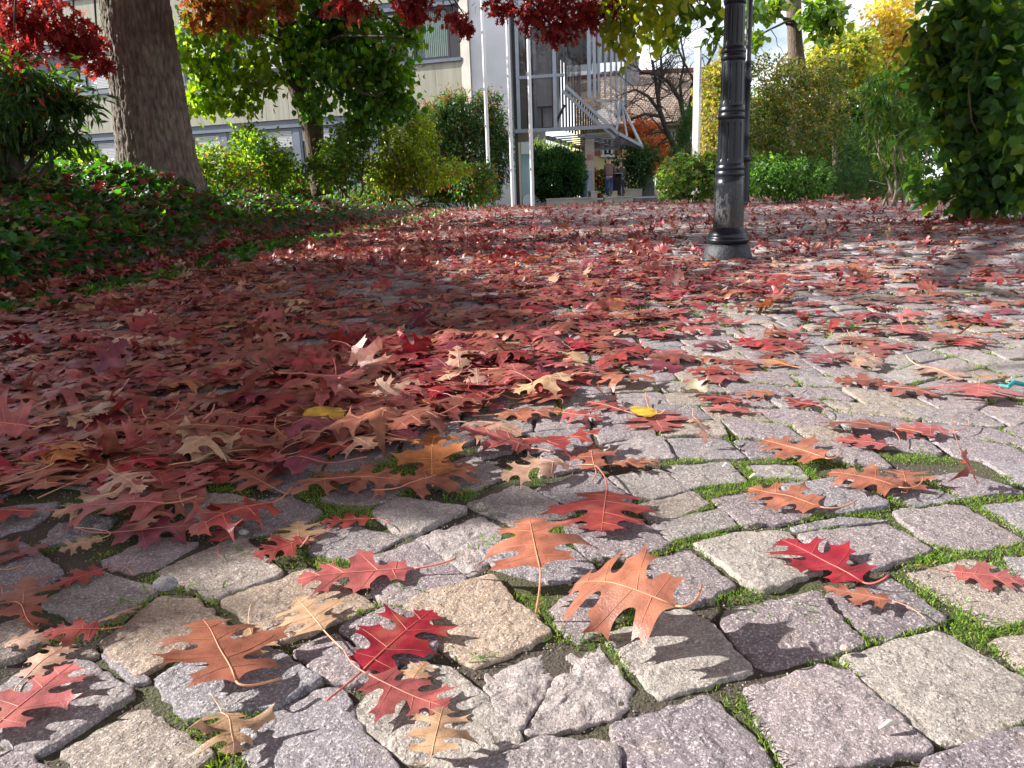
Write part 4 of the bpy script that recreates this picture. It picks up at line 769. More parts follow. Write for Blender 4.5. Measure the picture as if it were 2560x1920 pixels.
shrub('rose_shrub', 'yellowing upright shrub in front of the dark hedge-like shrub', [B(1010,380,13,60,75,.5), B(960,430,13,60,45,.5), B(1050,330,13.2,35,40,.4), B(1080,430,13,60,45,.5)], 6500, .065, 'oval', YG+[(.10,.12,.03),(.20,.16,.03)], zb=.5, shell=.15, stems=9, group=UG)
shrub('ground_shrub', 'low dark shrub at the foot of the flagpoles', [B(1160,455,15,80,40,.8), B(1100,470,15,60,30,.6), B(1200,480,16,50,28,.6), B(960,475,15,70,25,.6), B(740,465,14.5,90,22,.6)], 8500, .08, 'oval', DK+GREEN+[(.22,.05,.03)], zb=.3, shell=.2, group=UG)
shrub('tall_shrub', 'tall dense dark shrub with reddish tips behind the left flagpole', [B(1140,300,30.5,75,60,1.), B(1205,310,30.5,60,60,1.), B(1180,390,30.5,90,85,1.2), B(1245,370,30.8,30,90,.9), B(1070,320,30,45,60,.8), B(1130,440,30,90,60,1.)], 22000, .19, 'lance', DK+[(.05,.09,.02)], zb=.3, shell=.3, top=[(.20,.06,.05), (.14,.10,.04), (.10,.14,.03)], spread=.16)
shrub('clipped_shrub', 'rounded dark green clipped conifer behind the glass info panel', [B(1385,440,30,50,58,.9), B(1425,440,30,35,52,.8), B(1350,430,30.5,25,50,.8)], 26000, .11, 'small', [(.015,.05,.015), (.02,.065,.02)], zb=0, shell=.75, spread=.08, droop=-.6)
shrub('spreading_conifer', 'light green spreading conifer above the clipped dark one', [B(1390,385,32,45,22,.9), B(1350,375,32,30,18,.7)], 1800, .13, 'lance', [(.10,.17,.03), (.15,.20,.04)], zb=0, shell=.4, droop=-.3)
shrub('holly_tree', 'small dark broad-leaved tree behind the two walkers', [B(1570,400,37,50,30,.9), B(1610,400,37,45,35,.9), B(1580,440,37,45,30,.9), B(1545,430,37,25,30,.6)], 2600, .17, 'oval', DK+[(.025,.04,.015)], zb=.2, shell=.3, cat='tree', stems=6)
shrub('maple_tree', 'small autumn tree with red and orange leaves before the tiled house', [B(1590,310,43,30,28,.9), B(1610,350,43,45,35,1.), B(1650,380,43,35,40,1.), B(1565,330,43,18,35,.6), B(1640,420,43,40,30,1.)], 4200, .14, 'maple', [(.50,.12,.05), (.55,.26,.06), (.50,.08,.06), (.45,.34,.08)], zb=0, shell=.2, cat='tree', mt=m_folred)
shrub('ivy_shrub', 'rounded light green ivy-like shrub left of the near lamp post', [B(1705,430,24,50,42,.9), B(1740,445,23.6,50,50,.9), B(1680,465,23.6,35,32,.7), B(1780,440,24,30,50,.7)], 6500, .10, 'ivy', [(.07,.16,.03), (.11,.20,.04), (.05,.12,.025), (.25,.22,.08)], zb=-.05, shell=.6, spread=.1)
shrub('climber_thicket', 'yellow-green thicket between the white pole and the near lamp post', [B(1785,300,29,38,110,.9), B(1770,220,29.5,25,50,.7), B(1800,200,29,30,60,.7), B(1785,390,29,40,40,.8)], 6000, .12, 'ivy', [(.22,.25,.05), (.14,.19,.04), (.32,.24,.10), (.30,.20,.12)], zb=0, shell=.4, spread=.12)
shrub('mixed_shrub', 'huge shrub with green leaves and pale brownish tips right of the far lamp post', [B(1930,230,21,75,70,1.2), B(2010,220,21.5,80,65,1.2), B(1960,330,21,95,70,1.3), B(2050,310,22,60,80,1.), B(1900,300,21,45,80,.9), B(2070,180,22,45,40,.8)], 15000, .085, 'oval', [(.05,.11,.02), (.035,.075,.02), (.12,.14,.03), (.16,.10,.05)], zb=0, shell=.55, spread=.12, stems=8, top=[(.28,.20,.14), (.14,.17,.04), (.24,.22,.06)])
shrub('low_shrub', 'low bushy bright green shrub right of the far lamp post foot', [B(1900,440,20,50,48,.9), B(1960,440,20,60,50,1.), B(2020,455,20,45,40,.9)], 6000, .10, 'oval', [(.06,.15,.03), (.10,.20,.04), (.04,.10,.025)], zb=0, shell=.5, spread=.12)
shrub('dark_shrub', 'deep green shady thicket behind the drooping little tree', [B(2110,380,22.5,80,100,1.2), B(2190,380,22,80,110,1.2), B(2130,450,21,80,45,1.), B(2280,380,21,70,100,1.)], 9000, .11, 'lance', DK+[(.04,.08,.02)], zb=0, shell=.3, spread=.15, stems=7)
YM = [(.45,.36,.09), (.40,.34,.10), (.36,.33,.08), (.45,.28,.09)]
def big_tree(name, label, trunk, Y, w, blobs, n, size, kind, P, mt=None, group=None, **kw):
    b = at(*trunk[0], Y); t = thing(name, (b[0], b[1], min(0, b[2])), label, 'tree', group); mm = M(); trunk_px(mm, trunk, Y, w, (.13,.10,.08)); mm.build('trunk', m_bark, t, smooth=True)
    mm = M(); tp = at(*trunk[-2], Y); branches(mm, tp, [q[0] for q in blobs], w[-1]*Y/1950*.12, sub=4); mm.build('branch', m_twig, t, smooth=True)
    crown('crown', t, blobs, n, size, kind, P, mt=mt, **kw); return t
big_tree('maple_tree', 'yellow autumn tree against the sky at upper right', [(2240,480),(2235,300),(2240,200),(2230,100),(2225,20)], 33, [16,14,12,9,6], [B(2230,30,33,55,50,1.4), B(2250,110,33,80,55,1.5), B(2180,150,33,60,45,1.3), B(2300,170,33,60,60,1.3), B(2215,200,33,70,40,1.3)], 6500, .17, 'maple', YM, shell=.2, spread=.2, group='yellow autumn trees')
big_tree('maple_tree', 'yellow-green autumn tree just right of the grey tree trunk', [(2090,480),(2085,250),(2085,150),(2080,100)], 30, [14,12,9,6], [B(2080,130,30,50,50,1.3), B(2120,170,30,60,50,1.3), B(2050,180,30,40,40,1.), B(2140,110,30,40,30,1.)], 5000, .17, 'maple', [(.34,.34,.05), (.22,.28,.05), (.42,.32,.07), (.15,.22,.04)], shell=.2, spread=.2, group='yellow autumn trees')
big_tree('plane_tree', 'tall light grey trunk with big round leaves hanging in at the upper right', [(2003,480),(1998,320),(1995,200),(1990,140),(1985,60),(1983,-60)], 23, [50,44,40,36,34,32],
    [B(1870,30,21,28,30,.8), B(1885,100,21,24,24,.6), B(1930,20,21.5,30,20,.8), B(2040,30,22,40,35,1.), B(2060,85,22,24,22,.7), B(2090,40,22,30,26,.8)], 520, .22, 'round', [(.06,.12,.02), (.09,.17,.03), (.16,.22,.03)], shell=.1, spread=.28, droop=.9, per=7)
hang = thing('linden_tree', at(1560, -900, 9), 'bright yellow-green leafy boughs hanging into the top of the picture right of the red ones', 'tree')
mm = M(); HB = [B(1555,60,10,30,50,.4), B(1600,30,10,50,30,.5), B(1530,110,9.8,18,18,.2), B(1575,100,10,20,30,.3), B(1640,60,10.5,40,30,.4), B(1700,40,10.8,40,25,.4), B(1680,90,10.6,28,28,.3), B(1740,10,11,50,20,.4), B(1790,80,11,25,20,.3), B(1800,60,11,20,18,.2), B(1620,-40,10,120,40,1.)]
for b in HB: mm.tube(wig(at(1640,-160,10.3), b[0], 9, .05), np.linspace(.018, .004, 9), 5, (.07,.055,.04))
mm.build('branch', m_twig, hang, smooth=True)
crown('crown', hang, HB[:5]+HB[-1:], 420, .12, 'round', [(.22,.27,.03), (.28,.30,.04), (.15,.22,.03)], per=6, spread=.4, shell=.05, droop=1.2)
crown('crown', hang, HB[5:10], 170, .12, 'round', [(.06,.12,.025), (.10,.17,.03)], per=5, spread=.45, shell=.05, droop=1.2)
shrub('drooping_tree', 'slender little tree with pale stem and drooping pointed leaves at right', [B(2200,210,15,45,35,.5), B(2250,190,15,50,30,.5), B(2180,260,15,35,50,.4), B(2250,270,15,55,45,.5), B(2210,340,15,50,35,.5), B(2290,330,15,45,60,.5), B(2250,420,15,60,30,.5), B(2310,240,15,40,50,.4)], 2900, .15, 'lance', [(.05,.13,.025), (.035,.10,.025), (.08,.18,.03), (.15,.20,.03)], base=(at(2243,500,15)[0], 15, 0), droop=1.2, shell=.1, stems=9, cat='tree', stemcol=(.28,.22,.17), sr=.016)
shrub('broadleaf_shrub', 'tall dark shrub with large rounded leaves filling the right edge', [B(2440,40,9.4,120,90,.7), B(2360,90,9.6,60,70,.5), B(2520,160,9,90,120,.7), B(2400,200,9.4,80,80,.6), B(2500,320,9,100,110,.7), B(2410,340,9.4,80,90,.6), B(2450,450,9.2,90,60,.6), B(2560,440,9,70,80,.6), B(2350,460,9.6,50,35,.4)], 4300, .135, 'round', [(.05,.13,.05), (.06,.16,.055), (.08,.19,.055), (.16,.26,.04)], base=(at(2450,540,9.4)[0], 9.4, 0), droop=.5, shell=.1, stems=16, spread=.3, per=6, stemcol=(.20,.15,.11), sr=.014)
big_tree('backdrop_tree', 'dense green tree closing the view behind the mixed shrub and the drooping tree', [(2120,480),(2120,400),(2120,300),(2120,250)], 36, [30,26,20,12], [B(2000,330,36,110,120,2.), B(2130,330,36,110,130,2.), B(2260,300,36,110,150,2.), B(2120,430,34,180,60,2.), B(1880,420,34,110,60,1.5)], 22000, .24, 'oval', GREEN+DK, shell=.1)
big_tree('backdrop_tree', 'green tree closing the view between the tiled house and the yellow thicket', [(1770,480),(1770,440),(1770,400),(1770,360)], 58, [16,14,12,10], [B(1800,330,58,70,90,2.), B(1870,360,58,70,110,2.)], 8000, .34, 'oval', GREEN+[(.12,.14,.03)], shell=.1)
big_tree('broadleaf_tree', 'dark tree beyond the large-leaved shrub at the right edge', [(2480,480),(2480,300),(2480,200),(2480,100)], 28, [30,26,20,12], [B(2420,200,28,90,120,1.5), B(2520,120,28,110,150,1.8), B(2500,330,28,130,120,1.5)], 6000, .2, 'oval', GREEN+DK, shell=.3)
# ground cover at the right border
n = 6500; y = rng.uniform(12, 22, n); x = np.interp(y, [12, 16, 20, 22], [7.4, 8.9, 9.6, 9.2])+rng.random(n)**1.3*3; pos = np.stack([x, y, rng.uniform(0, .28, n)*np.clip((x-np.interp(y, [12, 16, 20, 22], [7.4, 8.9, 9.6, 9.2]))*2, .1, 1)], -1)
mm = M(); put(mm, 'ivy', pos, unit(rng.normal(size=(n, 3))+[-.3, -.3, 0]), unit(rng.normal(size=(n, 3))*.4+[0, -.2, 1]), rng.uniform(.06, .11, n), pal(DK+GREEN+[(.30,.06,.04), (.16,.12,.08)], n)); mm.build('ground_cover', m_fol, label='low creeping greenery mixed with fallen leaves along the right border', cat='ground cover', kind='stuff')
# ---- bare trees
def bare(name, label, segs, Y, r0, seed):
    r = np.random.default_rng(seed); b = at(*segs[0][0], Y); t = thing(name, (b[0], b[1], 0), label, 'tree', 'bare trees before the tiled roof'); mm = M(); m2 = M()
    def grow(p, d, L, rad, lv):
        if lv == 0: return
        q = p+d*L; pts = wig(p, q, 5, .04, r); m2.tube(pts, np.linspace(rad, rad*.55, 5), 4 if lv < 3 else 6, (.06,.05,.045), cap=False)
        for _ in range(3 if lv > 1 else 2):
            k = r.integers(2, 5); nd = unit(d+r.normal(size=3)*.5+np.array([0, 0, .18])); grow(pts[k], nd, L*r.uniform(.5, .8), rad*.5, lv-1)
    for pts, w in segs_w(segs):
        P = np.array([at(x_, y_, Y) for x_, y_ in pts]); (mm if w == 1 else m2).tube(P, np.linspace(r0*w, r0*w*.4, len(P)), 8, (.06,.05,.045))
        for k in range(1, len(P)):
            for _ in range(3): s = r.random(); p = P[k-1]*(1-s)+P[k]*s; d = unit(P[k]-P[k-1]); grow(p, unit(d*.5+r.normal(size=3)*[.9, .5, .6]), .022*Y*r.uniform(.6, 1.2), r0*w*.3, 4)
    mm.build('trunk', m_bark, t, smooth=True); m2.build('branch', m_twig, t, smooth=True)
def segs_w(s): return [(s[0], 1)]+[(q, .6) for q in s[1:]]
bare('bare_tree', 'leafless dark tree leaning left before the tiled roof', [[(1698,460),(1690,375),(1668,330),(1650,280),(1643,230),(1638,190),(1630,150)], [(1650,280),(1620,240),(1590,225),(1568,230)], [(1643,235),(1655,190),(1652,140),(1660,100)], [(1652,290),(1610,285),(1575,300)]], 40, .16, 3)
bare('bare_tree', 'leafless tree with long forked limbs left of the white pole', [[(1725,460),(1718,330),(1700,250),(1672,205),(1640,185),(1600,180)], [(1705,262),(1700,210),(1712,150),(1700,90)], [(1718,300),(1735,200),(1712,160),(1690,110),(1680,60)], [(1720,310),(1760,180),(1790,120),(1800,80)]], 42, .15, 4)
shrub('conifer', 'small green conifer left of the white pole', [B(1712,340,38,25,45,.8), B(1722,290,38,18,40,.6), B(1700,370,38,30,25,.8)], 2400, .16, 'lance', [(.03,.08,.03), (.05,.11,.03)], zb=0, shell=.2, cat='tree')
# ------------------------------------------------------------------ office building
m_metal = mat('light_steel', (.25, .285, .34), rough=.38, metal=.35, noise=.08, nscale=4)
m_dark = mat('dark_steel', (.03, .032, .04), rough=.45)
m_cream = mat('boarded_concrete', (.36, .35, .285), rough=.85, noise=.14, nscale=1.2, bump=.006, bscale=9, stretch=(6, 6, .4))
m_grey = mat('smooth_concrete', (.60, .62, .66), rough=.8, noise=.12, nscale=.9, bump=.003, bscale=22)
m_slate = mat('grey_fascia', (.13, .16, .21), rough=.55, noise=.1, nscale=3)
m_glass = mat('window_glass', (.012, .02, .022), rough=.04, spec=.9)
m_blind = mat('blind_slats', (.50, .52, .54), rough=.5)
m_curtain = mat('curtain', (.16, .24, .22), rough=.8, noise=.3, nscale=12, stretch=(8, 8, .2))
m_panel = mat('grey_panel', (.42, .44, .45), rough=.5, noise=.06, nscale=2)
m_cglass = mat('clear_glass', (.02, .035, .04), rough=.03, spec=.9, alpha=.3)
PR = at(1162, 267, 34.2); PL = at(196, 334, 41)
ud = PL-PR; ud[2] = 0; FL = np.linalg.norm(ud); ud /= FL; nd_ = np.array([ud[1], -ud[0], 0]); nd_ = nd_ if nd_[1] < 0 else -nd_
BZ = PR[2]
def fb(m, u0, u1, z0, z1, d0, d1, col=None):
    p = lambda u, d, z: np.array([PR[0], PR[1], 0])+ud*u+nd_*d+np.array([0, 0, z])
    P = [p(u0, d0, z0), p(u1, d0, z0), p(u1, d1, z0), p(u0, d1, z0), p(u0, d0, z1), p(u1, d0, z1), p(u1, d1, z1), p(u0, d1, z1)]
    if np.dot(np.cross(ud, nd_), (0, 0, 1)) < 0: P = [P[i] for i in (1, 0, 3, 2, 5, 4, 7, 6)]
    return m.hexa(P, col)
S1z, S2z = BZ, BZ+1.78; S3z = S2z+2.5; S4z = S3z+1.78; END = 36.
off = thing('office_building', (PR[0], PR[1], 0), 'long concrete office building with strip windows and cream parapet bands behind the trees', 'building')
m = M(); fb(m, 0, END, -1, 13, -12, -.35); m.build('core', m_slate, off)
for z0, z1 in ((S1z, S2z), (S3z, S4z)):
    m = M(); u = .0
    while u < END: fb(m, u+.006, u+1.194, z0, z1, -.3, .12); u += 1.2
    m.build('parapet', m_cream, off)
    m = M(); fb(m, 0, END, z0-.34, z0-.004, -.3, .06); m.build('fascia', m_slate, off)
    m = M(); fb(m, 0, END, z1+.003, z1+.13, -.3, .2); m.build('window_sill', m_slate, off)
m = M(); fb(m, 0, END, -1, S1z-2.9, -.3, .1); m.build('plinth', m_slate, off)
r2 = np.random.default_rng(5)
for row, (z0, z1) in enumerate(((S1z-2.75, S1z-.36), (S2z+.14, S3z-.36))):
    u = .55
    k = 0
    while u < 20:
        w = 1.62; fr = M()
        for a in ((u, u+.09, z0, z1), (u+w-.09, u+w, z0, z1), (u+.09, u+w-.09, z0, z0+.09), (u+.09, u+w-.09, z1-.09, z1)): fb(fr, *a, -.12, -.02)
        fo = fr.build('window', m_slate if row == 0 or k > 1 else m_dark, off)
        p = M(); fb(p, u+.09, u+w-.09, z0+.09, z1-.09, -.10, -.085); p.build('pane', m_glass if not (row == 1 and k == 0) else m_glass, fo)
        dropf = {0: [0, .0, .3, .25, .35, .3, 1, 1, 1], 1: [0, .55, .7, .9, .9, 0, .4, 1, 1]}[row][min(k, 8)]
        if dropf > 0:
            bl = M(); zt = z1-.1; nz_ = int((z1-z0-.2)*dropf/.07)
            for q in range(nz_): fb(bl, u+.1, u+w-.1, zt-.07*q-.055, zt-.07*q, -.075, -.05)
            bl.build('blind', m_blind, fo)
        elif row == 1 and k == 0:
            bl = M()
            for q in range(16): fb(bl, u+.11+q*.088, u+.11+q*.088+.06, z0+.12, z1-.12, -.082, -.078)
            bl.build('curtain', m_curtain, fo)
        pr = M(); fb(pr, u+w+.01, u+w+.33, z0, z1, -.3, .0); pr.build('mullion', m_slate, off)
        u += w+.34; k += 1
pr = M(); fb(pr, .0, .53, S2z+.13, S3z-.34, -.3, -.02); pr.build('mullion', m_dark, off); pr = M(); fb(pr, 0, .53, S1z-2.9, S1z-.34, -.3, -.02); pr.build('mullion', m_dark, off)
# concrete tower
tw = thing('concrete_tower', at(1230, 480, 34)*[1, 1, 0], 'plain grey concrete stair tower between the window strips and the glass stair', 'building')
a = at(1184, 300, 33.9); b = at(1276, 300, 33.6); m = M(); dd = unit(b-a)
P = lambda q, z, back=0.: np.array([q[0]-dd[1]*back, q[1]+dd[0]*back, z])
m.hexa([P(a,-1), P(b,-1), P(b,-1,5), P(a,-1,5), P(a,14), P(b,14), P(b,14,5), P(a,14,5)]); m.build('wall', m_grey, tw)
a2 = at(1159, 300, 34.1); b2 = at(1181, 300, 33.75); m = M(); m.hexa([P(a2,-1), P(b2,-1), P(b2,-1,4), P(a2,-1,4), P(a2,14), P(b2,14), P(b2,14,4), P(a2,14,4)]); m.build('pilaster', m_conc, tw)
a3 = at(1277, 300, 34.4); b3 = at(1294, 300, 34.4); m = M(); m.hexa([P(a3,-1), P(b3,-1), P(b3,-1,3), P(a3,-1,3), P(a3,14), P(b3,14), P(b3,14,3), P(a3,14,3)]); m.build('recess', m_dark, tw)
# glass stair cage
cg = thing('glass_stair', at(1400, 480, 36)*[1, 1, 0], 'projecting glass and steel staircase with a slanted soffit hanging over the entrance', 'building')
def qz(x, y, Y): return at(x, y, Y)
A0 = at(1295, 222, 34.); B0 = at(1480, 205, 33.3); C0 = at(1564, 250, 43.5); D0 = A0+(C0-B0)
for q in (A0, B0, C0, D0): q[2] = 0
zb_, zm, zt_, zp, ztop = 2.95, 5.03, 6.95, 8.75, 12.5
up = lambda q, z: np.array([q[0], q[1], z])
m = M()
def post(q, z0, z1, w=.12): m.beam(up(q, z0), up(q, z1), w, w*1.1)
A_B = lambda s: A0*(1-s)+B0*s
B_C = lambda s: B0*(1-s)+C0*s
post(A0, zb_, ztop, .13); post(A_B(.5), zb_, zt_, .13); post(B0-dd*.12, zb_+1.15, ztop, .13); post(B0+dd*.10, zb_+1.1, zt_, .10)
post(C0, zb_+.2, ztop, .12)
for s in (.16, .33, .5, .67, .84): post(B_C(s), zm-.6 if s < .4 else zb_+.9, ztop, .08)
for z in (zt_, zp): m.beam(up(A0, z), up(B0, z), .13, .10); m.beam(up(B0, z), up(C0, z), .13, .10)
m.beam(up(A0, zm), up(A_B(.63), zm), .13, .12); m.beam(up(A0-dd*1.0, zb_), up(A_B(1.25), zb_), .14, .15)
m.build('steel_frame', m_metal, cg)
m = M(); Ps = [A0, B0, C0]
for p, q in ((A0, B0), (B0, C0)):
    e = unit(q-p)*.1; n_ = np.array([-unit(q-p)[1], unit(q-p)[0], 0])*.04; m.hexa([up(p+e, zt_+.08), up(q-e, zt_+.08), up(q-e+n_, zt_+.08), up(p+e+n_, zt_+.08), up(p+e, zp-.08), up(q-e, zp-.08), up(q-e+n_, zp-.08), up(p+e+n_, zp-.08)])
m.build('panel', m_panel, cg)
m = M()
for p, q, z0, z1 in ((A0, B0, zp, ztop), (B0, C0, zp, ztop)):
    n_ = np.array([-unit(q-p)[1], unit(q-p)[0], 0])*.03; m.hexa([up(p, z0), up(q, z0), up(q+n_, z0), up(p+n_, z0), up(p, z1), up(q, z1), up(q+n_, z1), up(p+n_, z1)])
m.build('upper_glazing', m_glass, cg)
m = M()
for p, q, z0, z1 in ((A0, A_B(.5), zb_, zt_), (A_B(.5), B0, zm, zt_), (B0, C0, zm, zt_)):
    n_ = np.array([-unit(q-p)[1], unit(q-p)[0], 0])*.02; p = p+n_*2; q = q+n_*2; m.hexa([up(p, z0+.1), up(q, z0+.1), up(q+n_, z0+.1), up(p+n_, z0+.1), up(p, z1-.1), up(q, z1-.1), up(q+n_, z1-.1), up(p+n_, z1-.1)])
m.build('pane', m_cglass, cg)
m = M(); g0 = A_B(.58)+(D0-A0)*.1; g1 = A_B(.58)+(D0-A0)*.95; m.hexa([up(g0, 4.4), up(g1, 4.4), up(g1+[.05,0,0], 4.4), up(g0+[.05,0,0], 4.4), up(g0, zt_), up(g1, zt_), up(g1+[.05,0,0], zt_), up(g0+[.05,0,0], zt_)]); m.build('smoked_glass', mat('smoked_glass', (.01,.015,.02), rough=.05, spec=.9, alpha=.8), cg)
# inner structure: concrete wall, black mullions, dark ceiling
m = M(); off_ = (D0-A0)*.12; m.hexa([up(A_B(.16)+off_, zb_+.05), up(A_B(.47)+off_, zb_+.05), up(A_B(.47)+off_*1.3, zb_+.05), up(A_B(.16)+off_*1.3, zb_+.05), up(A_B(.16)+off_, zt_+.3), up(A_B(.47)+off_, zt_+.3), up(A_B(.47)+off_*1.3, zt_+.3), up(A_B(.16)+off_*1.3, zt_+.3)]); m.build('inner_wall', m_grey, cg)
m = M()
for s in (.04, .08, .12, .40): post(A_B(s)+off_*.8, zb_, zt_, .07)
for k in range(14): s = .08+k/14*.9; post((A_B(.55)+(D0-A0)*s), zb_-.0 if k < 9 else zb_+.4, zt_, .07)
for z in (zb_+1.0, zb_+.15): m.beam(up(A_B(.17)+off_*.85, z), up(A_B(.45)+off_*.85, z), .1, .08)
m.beam(up(A_B(.40)+off_*.85, zb_+.15), up(A_B(.56)+off_*.85, zb_+1.05), .1, .1); m.beam(up(A_B(.24)+off_*.85, zb_+.15), up(A_B(.24)+off_*.85, zb_+1.0), .09, .08)
m.build('mullion', m_dark, cg)
m = M(); m.hexa([up(A0, zt_-.02), up(B0, zt_-.02), up(C0, zt_-.02), up(D0, zt_-.02), up(A0, zt_+.06), up(B0, zt_+.06), up(C0, zt_+.06), up(D0, zt_+.06)]); m.build('ceiling', m_dark, cg)
# slanted soffit beams
m = M(); p0 = at(1413, 214, 33.55); p1 = at(1484, 276, 33.4); p2 = at(1545, 334, 33.6); p3 = at(1605, 366, 36)
for o in (np.zeros(3), np.array([-.12, .1, -.17])): m.beam(p0+o, p2+o, .09, .12)
m.beam(p2, p3, .1, .13); q0 = at(1553, 248, 40.); q1 = at(1541, 328, 34.); q2 = at(1568, 342, 36.5); q3 = at(1555, 262, 40)
m.beam(q0, q1, .09, .09); m.beam(q3, q2, .07, .07); m.beam(at(1488,253,36), at(1552,247,40), .07, .08); m.beam(at(1555, 262, 40), p3, .08, .11)
m.build('soffit_beam', m_metal, cg)
m = M(); e1 = at(1490, 256, 36.2); e2 = at(1550, 249, 39.8); e3 = at(1541, 325, 34.2); e4 = at(1490, 280, 34); m.hexa([e1, e2, e3, e4, e1+[.02,.02,.0], e2+[.02,.02,0], e3+[.02,.02,0], e4+[.02,.02,0]]); m.build('balustrade_glass', m_cglass, cg)
m = M(); c1 = at(1368, 344, 34.6); c2 = at(1528, 332, 33.4); c3 = at(1605, 367, 36.); c4 = at(1462, 374, 44.)
for k in range(9):
    s = k/8; a_ = c1*(1-s)+c4*s; b_ = c2*(1-s)+c3*s; m.beam(a_, b_, .09, .05)
m.beam(c1, c4, .14, .16); m.beam(c4, c3, .12, .14); m.beam(c1*.5+c2*.5, c4*.5+c3*.5+[0,0,.1], .1, .1); m.build('louvre_grid', m_metal, cg)
m = M()
for k in range(9):
    x_ = 1402+k*9.2; m.beam(at(x_, 350+k*2.4, 38+k*.6), up(at(x_, 350, 38+k*.6), 0.2), .07)
m.build('support_bar', mat('rust_brown_steel', (.10, .055, .04), rough=.6), cg)
# entrance pillar with emblem
pl = thing('entrance_pillar', at(1474, 480, 35)*[1, 1, 0], 'beige stone pillar with a small reddish emblem under the stair', 'pillar')
a_ = at(1463, 400, 35); b_ = at(1486, 400, 35); m = M(); m.box((a_[0], 35, 0), (b_[0], 35.4, 2.6)); m.build('shaft', mat('beige_stone', (.42,.36,.33), rough=.8, noise=.1, nscale=5), pl)
m = M(); cx_ = (a_[0]+b_[0])/2; ez = at(1474, 393, 35)[2]
for dx in (-.10, -.03, .04, .11): m.box((cx_+dx-.012, 34.975, ez-.12), (cx_+dx+.012, 34.995, ez+.12))
for dz in (-.10, 0, .10): m.box((cx_-.09, 34.965, ez+dz-.012), (cx_+.05, 34.973, ez+dz+.012))
m.build('emblem', mat('red_emblem', (.45,.16,.10), rough=.6), pl)
# ------------------------------------------------------------------ house with tiled roof
def roof_mat():
    m = bpy.data.materials.new('roof_tiles'); m.use_nodes = True; N = m.node_tree.nodes; L = m.node_tree.links; b = N['Principled BSDF']; b.inputs['Roughness'].default_value = .85
    t = N.new('ShaderNodeTexCoord'); mp = N.new('ShaderNodeMapping'); mp.inputs['Scale'].default_value = (4.6, 1, 6.5); mp.inputs['Rotation'].default_value = (0, 0, 0); L.new(t.outputs['Object'], mp.inputs['Vector'])
    se = N.new('ShaderNodeSeparateXYZ'); co = N.new('ShaderNodeCombineXYZ'); L.new(mp.outputs[0], se.inputs[0]); L.new(se.outputs['X'], co.inputs['X']); L.new(se.outputs['Z'], co.inputs['Y'])
    br = N.new('ShaderNodeTexBrick'); br.inputs['Scale'].default_value = 1; br.inputs['Brick Width'].default_value = 1.; br.inputs['Row Height'].default_value = .8; br.inputs['Mortar Size'].default_value = .09
    br.inputs['Color1'].default_value = (.34,.25,.19,1); br.inputs['Color2'].default_value = (.20,.14,.11,1); br.inputs['Mortar'].default_value = (.05,.035,.03,1); L.new(co.outputs[0], br.inputs['Vector'])
    n = N.new('ShaderNodeTexNoise'); n.inputs['Scale'].default_value = 1.6; n.inputs['Detail'].default_value = 8; L.new(t.outputs['Object'], n.inputs['Vector'])
    x = N.new('ShaderNodeMix'); x.data_type = 'RGBA'; x.blend_type = 'OVERLAY'; x.inputs['Factor'].default_value = .8; L.new(br.outputs['Color'], x.inputs['A']); L.new(n.outputs['Fac'], x.inputs['B']); L.new(x.outputs['Result'], b.inputs['Base Color'])
    bu = N.new('ShaderNodeBump'); bu.inputs['Distance'].default_value = .05; L.new(br.outputs['Fac'], bu.inputs['Height']); bu.invert = True; L.new(bu.outputs[0], b.inputs['Normal']); return m
m_yel = mat('yellow_render', (.62, .53, .28), rough=.9, noise=.08, nscale=2); m_wh = mat('white_paint', (.78, .78, .76), rough=.5)
m_shut = mat('red_shutter', (.33, .09, .08), rough=.6)
hs_ = thing('tiled_house', (5, 50, 0), 'yellow rendered house with a big brown tiled roof, white windows and red shutters', 'house')
ea = at(1440, 318, 48); eb = at(1830, 295, 47.3); ra = at(1440, 196, 52.5); rb = at(1830, 166, 51.8)
ea[2] = eb[2] = (ea[2]+eb[2])/2; ra[2] = rb[2] = (ra[2]+rb[2])/2
m = M(); th = np.array([0, 0, .18]); m.hexa([ea-th, eb-th, rb-th, ra-th, ea, eb, rb, ra]); bk = np.array([.3, 5, 0]); m.hexa([ra-th, rb-th, rb+bk*1.-[0,0,4], ra+bk-[0,0,4], ra, rb, rb+bk-[0,0,3.8], ra+bk-[0,0,3.8]]); rf = m.build('roof', roof_mat(), hs_)
m = M(); m.beam(ra+[0,0,.05], rb+[0,0,.05], .3, .22); m.build('ridge', mat('ridge_tile', (.22,.08,.06), rough=.8), rf)
m = M(); cp = at(1578, 172, 51.5); m.box(cp-[.42,.35,1.1], cp+[.42,.35,.55]); m.box(cp+[-.5,-.43,.55], cp+[.5,.43,.68]); m.build('chimney', mat('brick_grey', (.27,.25,.25), rough=.9, noise=.3, nscale=5), rf)
wy = 48.7; m = M(); m.box((ea[0]+.3, wy, -.5), (eb[0], wy+6, ea[2]-.1)); m.build('wall', m_yel, hs_)
